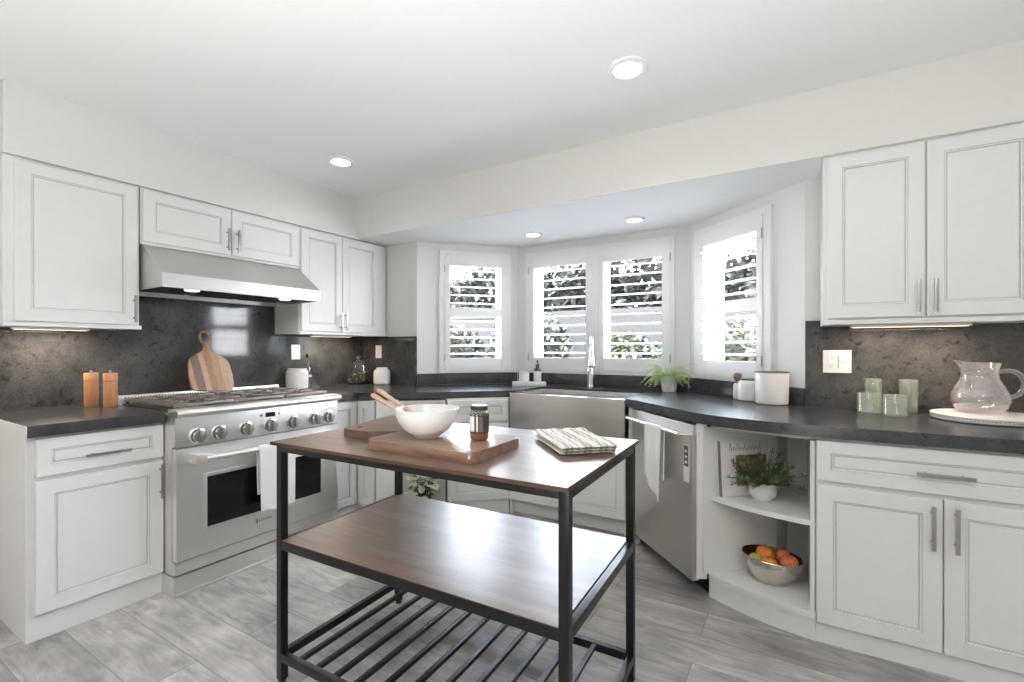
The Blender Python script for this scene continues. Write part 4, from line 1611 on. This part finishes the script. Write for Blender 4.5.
rt = thing('round_tray', (0.728, 2.862, CT + 0.0006), 'round white tray with beaded rim under the pitcher', 'tray')
m = MB()
m.lathe([(0, 0.0), (0.180, 0.0), (0.192, 0.004), (0.194, 0.008), (0.190, 0.010), (0.194, 0.013), (0.190, 0.016), (0.195, 0.020), (0.196, 0.026), (0.192, 0.029), (0, 0.029)], 64, mis=[0, 0, 0, 0, 0, 0, 0, 0, 0, 0])
m.build('board', 'ceramic', rt)
m = MB()
for k in range(96):
    a = 2 * PI * k / 96
    m.ball((0.1925 * math.cos(a), 0.1925 * math.sin(a), 0.0145), 0.0034, 0, 6)
m.build('beaded_rim', 'glaze', rt)

pt = thing('glass_pitcher', (0.712, 2.915, CT + 0.0301), 'bubbled clear glass pitcher with loop handle on the round tray', 'pitcher', 0.3)
m = MB()
pr = [(0, 0.001), (0.058, 0.001), (0.070, 0.005), (0.088, 0.028), (0.096, 0.055), (0.093, 0.082), (0.078, 0.118), (0.062, 0.150), (0.057, 0.178), (0.061, 0.205), (0.068, 0.225)]
vs = m.lathe(pr, 48)
for v in vs:
    if v.co.z > 0.15:
        t = (v.co.z - 0.15) / 0.075
        if v.co.x < 0:
            ang = math.atan2(v.co.y, -v.co.x)
            k = math.exp(-(ang / 0.5) ** 2)
            v.co.x -= 0.030 * k * t * t
            v.co.y *= 1 - 0.3 * k * t
            v.co.z += 0.012 * k * t * t
fs = m.bm.faces[:]
bmesh.ops.recalc_face_normals(m.bm, faces=fs)
bmesh.ops.solidify(m.bm, geom=fs, thickness=0.004)
m.build('body', 'seeded', pt, angle=60)
m = MB()
pts = []
for k in range(17):
    a = math.radians(120 - 265 * k / 16)
    pts.append((0.105 + 0.058 * math.cos(a), 0.0, 0.130 + 0.060 * math.sin(a)))
pts = [(0.058, 0, 0.176), (0.066, 0, 0.184)] + pts[1:14] + [(0.098, 0, 0.076), (0.089, 0, 0.066)]
m.tube(pts, [0.009] * (len(pts) - 3) + [0.010, 0.012, 0.009], 12, flat=1.2)
m.build('handle', 'seeded', pt)

# ------------------------------------------------------------------ things in the open shelf
bk = thing('cookbook', (*dw_pt(LE + 0.052, 0.115)[:2], 0.5056), 'white cookbook with a pasted photo leaning at the side of the upper shelf', 'book', re + PI / 2)
m = MB()
lean = Matrix.Rotation(math.radians(-4), 4, 'X')
m.box(0, -0.002, 0.001, 0.275, 0.0, 0.272, 0.0008, 0, rot=lean)
m.box(0.003, 0.0, 0.004, 0.272, 0.014, 0.269, 0, 1, rot=lean)
m.box(0, 0.0141, 0.001, 0.275, 0.016, 0.272, 0.0008, 0, rot=lean)
m.box(-0.0015, -0.002, 0.001, 0.0015, 0.016, 0.272, 0.0, 2, rot=lean)
m.build('cover', ['paper', 'ceramic', 'ink'], bk)
m = MB()
m.box(0.085, -0.0026, 0.05, 0.26, -0.0019, 0.200, 0, rot=lean)
m.build('cover_photo', 'book_photo', bk)
m = MB()
x = 0.05
for k, hgt in enumerate((0.040, 0.022, 0.034, 0.020, 0.036, 0.022, 0.030, 0.020, 0.034)):
    z = 0.222
    m.tube([lean @ Vector(p) for p in ((x, -0.0026, z), (x + 0.006, -0.0026, z + hgt), (x + 0.010, -0.0026, z + hgt * 0.5), (x + 0.013, -0.0026, z), (x + 0.018, -0.0026, z + 0.012))], 0.0011, 5)
    x += 0.021
m.build('cover_script', 'ink', bk)

sp = thing('potted_herb', (-0.139, 2.572, 0.5056), 'spiky dark green herb in a low white footed pot on the upper shelf', 'potted plant', 0.3)
m = MB()
m.lathe([(0, 0.0), (0.043, 0.0), (0.045, 0.008), (0.058, 0.022), (0.062, 0.034), (0.061, 0.084), (0.057, 0.086), (0.055, 0.074), (0, 0.074)], 12)
pot = m.build('pot', 'ceramic', sp, smooth=False)
m = MB()
m.lathe([(0, 0.078), (0.0555, 0.0755)], 16)
m.build('soil', 'soil', pot)
m = MB()
for k in range(64):
    a = random.uniform(0, 2 * PI)
    el = random.uniform(0.25, 1.35)
    d = Vector((math.cos(a) * math.cos(el), math.sin(a) * math.cos(el), math.sin(el)))
    L = random.uniform(0.09, 0.15)
    if k < 3:
        d = Vector((0.75, -0.35, 0.42 + 0.1 * k)).normalized()
        L = 0.145
    if k == 3:
        d = Vector((0.12, -0.1, 1)).normalized()
        L = 0.18
    p = Vector((0.04 * math.cos(a), 0.04 * math.sin(a), 0.072))
    stp = 13
    for i in range(stp):
        q = p + d * L / stp
        m.tube([p, q], 0.0014, 4, cap=False)
        for j in range(4):
            aa = random.uniform(0, 2 * PI)
            sd = Vector((math.cos(aa), math.sin(aa), random.uniform(-0.1, 0.6))) + d * 0.7
            m.leaf(q, sd, random.uniform(0.018, 0.030), 0.006, 0.1, 0, 2)
        p = q
        d = (d + Vector((0, 0, -0.03))).normalized()
m.build('sprigs', 'herb', sp)

fb = thing('fruit_bowl', (-0.099, 2.566, 0.1226), 'oval hammered metal bowl of fruit on the lowest shelf', 'bowl', 0.12)
m = MB()
pr = [(0, 0.0), (0.50, 0.0), (0.62, 0.015), (0.82, 0.050), (0.96, 0.090), (1.0, 0.120), (0.985, 0.123), (0.93, 0.090), (0.76, 0.052), (0.58, 0.022), (0, 0.012)]
vs = m.lathe([(a * 0.131, b * 1.0) for a, b in pr], 56, (0, 0, 0), 0, 1.0, 0.84, mis=[0, 0, 0, 0, 0, 0, 1, 1, 1, 1])
for v in vs:
    if v.co.z > 0.012:
        k = v.co.z / 0.13
        v.co.z += k * (-v.co.x * 0.05)
        wob = 1 + 0.006 * math.sin(v.co.z * 260 + 9 * math.atan2(v.co.y, v.co.x))
        v.co.x *= wob
        v.co.y *= wob
m.build('bowl', ['hammered', 'copper_in'], fb)


def fruit(name, dx, dy, dz, r_, mtl, label, sc=(1, 1, 0.95), stem=True):
    c, s = math.cos(0.12), math.sin(0.12)
    root = thing(name, (-0.099 + dx * c - dy * s, 2.566 + dx * s + dy * c, 0.1226 + dz + 0.012), label, 'fruit', random.uniform(0, 3), 'fruit in the metal bowl')
    m = MB()
    n = 12
    pr = []
    for i in range(n + 1):
        a = PI * i / n
        rr = r_ * math.sin(a)
        zz = -r_ * math.cos(a)
        if i > n - 3:
            zz -= r_ * 0.10 * (i - n + 3) / 3
        pr.append((rr if 0 < i < n else 0, zz * sc[2]))
    m.lathe(pr, 22, sx=sc[0], sy=sc[1])
    m.build('skin', mtl, root)
    if stem:
        m = MB()
        m.tube([(0, 0, r_ * sc[2] * 0.85), (0.003, 0.001, r_ * sc[2] + 0.008)], 0.0022, 6)
        m.build('stem', 'bark', root)


fruit('orange', -0.028, 0.020, 0.105, 0.039, 'orange', 'whole orange resting highest in the fruit bowl')
fruit('orange', -0.015, -0.052, 0.085, 0.036, 'orange', 'orange lying lower against the rim of the bowl')
fruit('peach', 0.070, -0.020, 0.092, 0.040, 'peach', 'large red orange peach at the end of the bowl')
fruit('pear', -0.070, -0.014, 0.084, 0.031, 'pear', 'yellow green pear at the bowl rim beside the oranges', (1.0, 1.0, 0.95))
fruit('plum', 0.030, -0.058, 0.072, 0.028, 'plum', 'dark red plum between the orange and the peach')
fruit('peach', 0.052, 0.044, 0.098, 0.034, 'peach', 'smaller red peach at the rear of the fruit bowl')

# ------------------------------------------------------------------ island cart
IC = (-1.076, 1.376)
IR = math.radians(2.0)
IW, ID = 1.172, 0.690
cart = thing('island_cart', (IC[0], IC[1], 0), 'black metal island cart with dark wood top and shelf', 'kitchen cart', IR)
hx, hy = IW / 2, ID / 2
lg = 0.028
m = MB()
m.box(-hx, -hy, 0.881, hx, hy, 0.893, 0.0012)
for f in m.bm.faces:
    f.material_index = 0 if f.calc_center_median().z > 0.8925 else 1
m.build('tabletop', ['rustic', 'rustic_edge'], cart, smooth=False)
lx, ly = hx - 0.006 - lg / 2, hy - 0.022 - lg / 2
for sx in (-1, 1):
    for sy in (-1, 1):
        m = MB()
        m.box(sx * lx - lg / 2, sy * ly - lg / 2, 0.012, sx * lx + lg / 2, sy * ly + lg / 2, 0.8805, 0.0015)
        leg = m.build('leg', 'black_metal', cart)
        m = MB()
        m.lathe([(0, 0), (0.014, 0), (0.014, 0.010), (0.008, 0.0125)], 14, (sx * lx, sy * ly, 0))
        m.build('foot', 'black_plastic', leg)


def frame(zc, h, t=0.022, name='frame_rail', slab=False):
    for sy in (-1, 1):
        m = MB()
        m.box(-lx + lg / 2, sy * (ly + lg / 2) - (t if sy > 0 else 0), zc - h, lx - lg / 2, sy * (ly + lg / 2) + (t if sy < 0 else 0), zc, 0.001)
        m.build(name, 'black_metal', cart)
    for sx in (-1, 1):
        m = MB()
        m.box(sx * (lx + lg / 2) - (t if sx > 0 else 0), -ly + lg / 2, zc - h, sx * (lx + lg / 2) + (t if sx < 0 else 0), ly - lg / 2, zc, 0.001)
        m.build(name, 'black_metal', cart)


frame(0.8805, 0.026)
frame(0.526, 0.032)
frame(0.112, 0.030)
m = MB()
m.box(-lx - 0.012 + 0.024, -ly - 0.0125, 0.516, lx + 0.012 - 0.024, ly + 0.0125, 0.5285, 0.001)
for f in m.bm.faces:
    f.material_index = 0 if f.calc_center_median().z > 0.528 else 1
bmesh.ops.translate(m.bm, verts=m.bm.verts, vec=(0, 0, 0.0))
m.build('shelf_board', ['rustic', 'rustic_edge'], cart, smooth=False)
for k in range(11):
    x = -lx + lg / 2 + 0.076 + k * 0.0905
    m = MB()
    m.box(x - 0.0085, -ly - lg / 2 + 0.0225, 0.094, x + 0.0085, ly + lg / 2 - 0.0225, 0.110, 0.001)
    m.build('rack_slat', 'black_metal', cart)


ZT = 0.8936
bb = thing('bread_board', (-1.034, 1.258, ZT), 'thick reddish wooden board under the bowl and honey jar', 'cutting board', math.radians(1.5))


def rounded_rect(w, h, r, n=6):
    pts = []
    for cx, cy, a0 in ((w / 2 - r, h / 2 - r, 0), (-w / 2 + r, h / 2 - r, 90), (-w / 2 + r, -h / 2 + r, 180), (w / 2 - r, -h / 2 + r, 270)):
        for k in range(n + 1):
            a = math.radians(a0 + 90 * k / n)
            pts.append((cx + r * math.cos(a), cy + r * math.sin(a)))
    return pts


m = MB()
m.prism(rounded_rect(0.445, 0.300, 0.03), 0.0, 0.034, 0.002)
m.build('board', 'chop', bb)
BT = ZT + 0.0346
hb = thing('handled_board', (0, 0, ZT), 'darker brown board with cut-out grip behind the thick board', 'cutting board')
m = MB()
m.prism([(-1.492, 1.218), (-1.395, 1.214), (-1.345, 1.232), (-1.300, 1.265), (-1.275, 1.29), (-1.268, 1.440), (-1.30, 1.580), (-1.600, 1.575), (-1.612, 1.56), (-1.505, 1.225)], 0.0, 0.030, 0.002)
m.build('board', 'chop2', hb)
m = MB()
m.lathe([(0, 0.0304), (0.011, 0.0304), (0.011, 0.0308), (0, 0.0308)], 16, (-1.475, 1.275, 0))
m.build('grip_hole', 'dark', hb)

bw = thing('mixing_bowl', (-1.100, 1.244, BT), 'white mixing bowl with wooden servers on the thick board', 'bowl')
m = MB()
m.lathe([(0, 0.0), (0.044, 0.0), (0.048, 0.006), (0.053, 0.010), (0.079, 0.029), (0.098, 0.054), (0.107, 0.078), (0.111, 0.099), (0.108, 0.100), (0.102, 0.078), (0.092, 0.055), (0.073, 0.033), (0.04, 0.016), (0, 0.013)], 48)
m.build('body', 'ceramic_gloss', bw)


def server(p0, p1, label):
    root = thing('salad_server', (0, 0, 0), label, 'utensil', 0, 'wooden servers in the mixing bowl')
    m = MB()
    p0, p1 = Vector(p0), Vector(p1)
    ts = [0, 0.02, 0.06, 0.3, 0.6, 0.8, 0.9, 1.0]
    rs = [0.005, 0.0105, 0.012, 0.0095, 0.006, 0.006, 0.016, 0.008]
    m.tube([p0.lerp(p1, t) for t in ts], rs, 12, flat=0.75)
    m.build('body', 'beech', root)


server((-1.345, 1.218, 1.064), (-1.062, 1.216, 0.956), 'lower pale wooden server resting on the bowl rim')
server((-1.350, 1.252, 1.078), (-1.060, 1.244, 0.958), 'upper pale wooden server resting on the bowl rim')

hj = thing('honey_jar', (-0.908, 1.288, BT), 'glass honey jar with black lid on the thick board', 'jar', -0.35)
m = MB()
m.lathe([(0, 0.0), (0.026, 0.0), (0.030, 0.004), (0.032, 0.012), (0.032, 0.088), (0.028, 0.098), (0.026, 0.100)], 30)
m.build('glass', 'clear', hj)
m = MB()
m.lathe([(0, 0.002), (0.026, 0.002), (0.0295, 0.006), (0.0305, 0.014), (0.0305, 0.082), (0, 0.082)], 28)
m.build('honey', 'honey', hj)
m = MB()
m.lathe([(0.0326, 0.026), (0.0328, 0.0262), (0.0328, 0.086), (0.0326, 0.0862)], 30)
lb = m.build('label_wrap', 'label_dark', hj)
m = MB()
for a0, a1, mi in ((-110, -65, 0), (-52, -44, 0), (-36, -14, 1)):
    n = 8
    lo, hi = [], []
    for k in range(n + 1):
        a = math.radians(a0 + (a1 - a0) * k / n)
        lo.append(m.bm.verts.new((0.0333 * math.cos(a), 0.0333 * math.sin(a), 0.032)))
        hi.append(m.bm.verts.new((0.0333 * math.cos(a), 0.0333 * math.sin(a), 0.082)))
    for k in range(n):
        f = m.bm.faces.new((lo[k], lo[k + 1], hi[k + 1], hi[k]))
        f.material_index = mi
m.build('label_panels', ['ceramic', 'slot'], lb)
m = MB()
m.lathe([(0.0, 0.102), (0.028, 0.102), (0.0295, 0.104), (0.0295, 0.113), (0.0275, 0.116), (0, 0.116)], 30)
m.build('lid', 'black_plastic', hj)

tw = thing('folded_towel', (-0.672, 1.530, ZT), 'folded grey striped tea towel on the cart top', 'towel', math.radians(44))
m = MB()
nx, ny = 22, 34
WT, LT = 0.200, 0.318


def towel_layer(z0, z1, ox, oy, sw, sl):
    top, bot = [], []
    for j in range(ny + 1):
        v = j / ny - 0.5
        rt_, rb_ = [], []
        for i in range(nx + 1):
            u = i / nx - 0.5
            edge = max(abs(u) * 2, abs(v) * 2)
            rnd = max(0.0, (edge - 0.93) / 0.07)
            wz = 0.0016 * math.sin(u * 21 + v * 9) + 0.0012 * math.sin(v * 31)
            zt_ = z1 - (z1 - z0) * 0.42 * rnd ** 2 + wz
            lift = 0.012 * max(0, v - 0.30) * (1 + 1.2 * abs(u))
            rt_.append(m.bm.verts.new((u * WT * sw + ox, v * LT * sl + oy, zt_ + lift)))
            rb_.append(m.bm.verts.new((u * WT * sw + ox, v * LT * sl + oy, z0 + (z1 - z0) * 0.42 * rnd ** 2 + lift + max(0, wz * 0.5))))
        top.append(rt_)
        bot.append(rb_)
    for j in range(ny):
        for i in range(nx):
            m.bm.faces.new((top[j][i], top[j][i + 1], top[j + 1][i + 1], top[j + 1][i]))
            m.bm.faces.new((bot[j][i], bot[j + 1][i], bot[j + 1][i + 1], bot[j][i + 1]))
    for j in range(ny):
        m.bm.faces.new((top[j][0], top[j + 1][0], bot[j + 1][0], bot[j][0]))
        m.bm.faces.new((top[j][nx], bot[j][nx], bot[j + 1][nx], top[j + 1][nx]))
    for i in range(nx):
        m.bm.faces.new((top[0][i], bot[0][i], bot[0][i + 1], top[0][i + 1]))
        m.bm.faces.new((top[ny][i], top[ny][i + 1], bot[ny][i + 1], bot[ny][i]))


towel_layer(0.001, 0.010, -0.002, 0.004, 0.97, 0.98)
towel_layer(0.011, 0.019, 0.003, -0.002, 0.98, 0.97)
towel_layer(0.020, 0.030, 0.0, 0.0, 1.0, 1.0)
m.build('cloth', 'stripe_cloth', tw, angle=60)

# plant on the floor behind the cart
fl = thing('potted_ivy', (-2.165, 2.40, 0), 'pale variegated leafy plant on the floor behind the cart shelf', 'potted plant')
m = MB()
m.lathe([(0, 0), (0.065, 0), (0.068, 0.004), (0.088, 0.165), (0.092, 0.168), (0.092, 0.182), (0.084, 0.182), (0.082, 0.16), (0, 0.16)], 28)
pot = m.build('pot', 'black_plastic', fl)
m = MB()
m.lathe([(0, 0.168), (0.081, 0.164)], 20)
m.build('soil', 'soil', pot)
m = MB()
for k in range(120):
    a = random.uniform(0, 2 * PI)
    rr = random.uniform(0.01, 0.078)
    z = 0.22 + random.uniform(0, 0.19) * (1 - rr * 4)
    p = Vector((rr * math.cos(a), rr * math.sin(a), z))
    m.leaf(p, (math.cos(a), math.sin(a), random.uniform(-0.5, 0.6)), random.uniform(0.045, 0.065), 0.045, 0.5, 0 if k % 5 else 1, 3)
    if k % 2 == 0:
        m.tube([(0.02 * math.cos(a), 0.02 * math.sin(a), 0.165), p], 0.0015, 4, 1, cap=False)
m.build('leaves', ['ivy', 'ivy_dark'], fl)
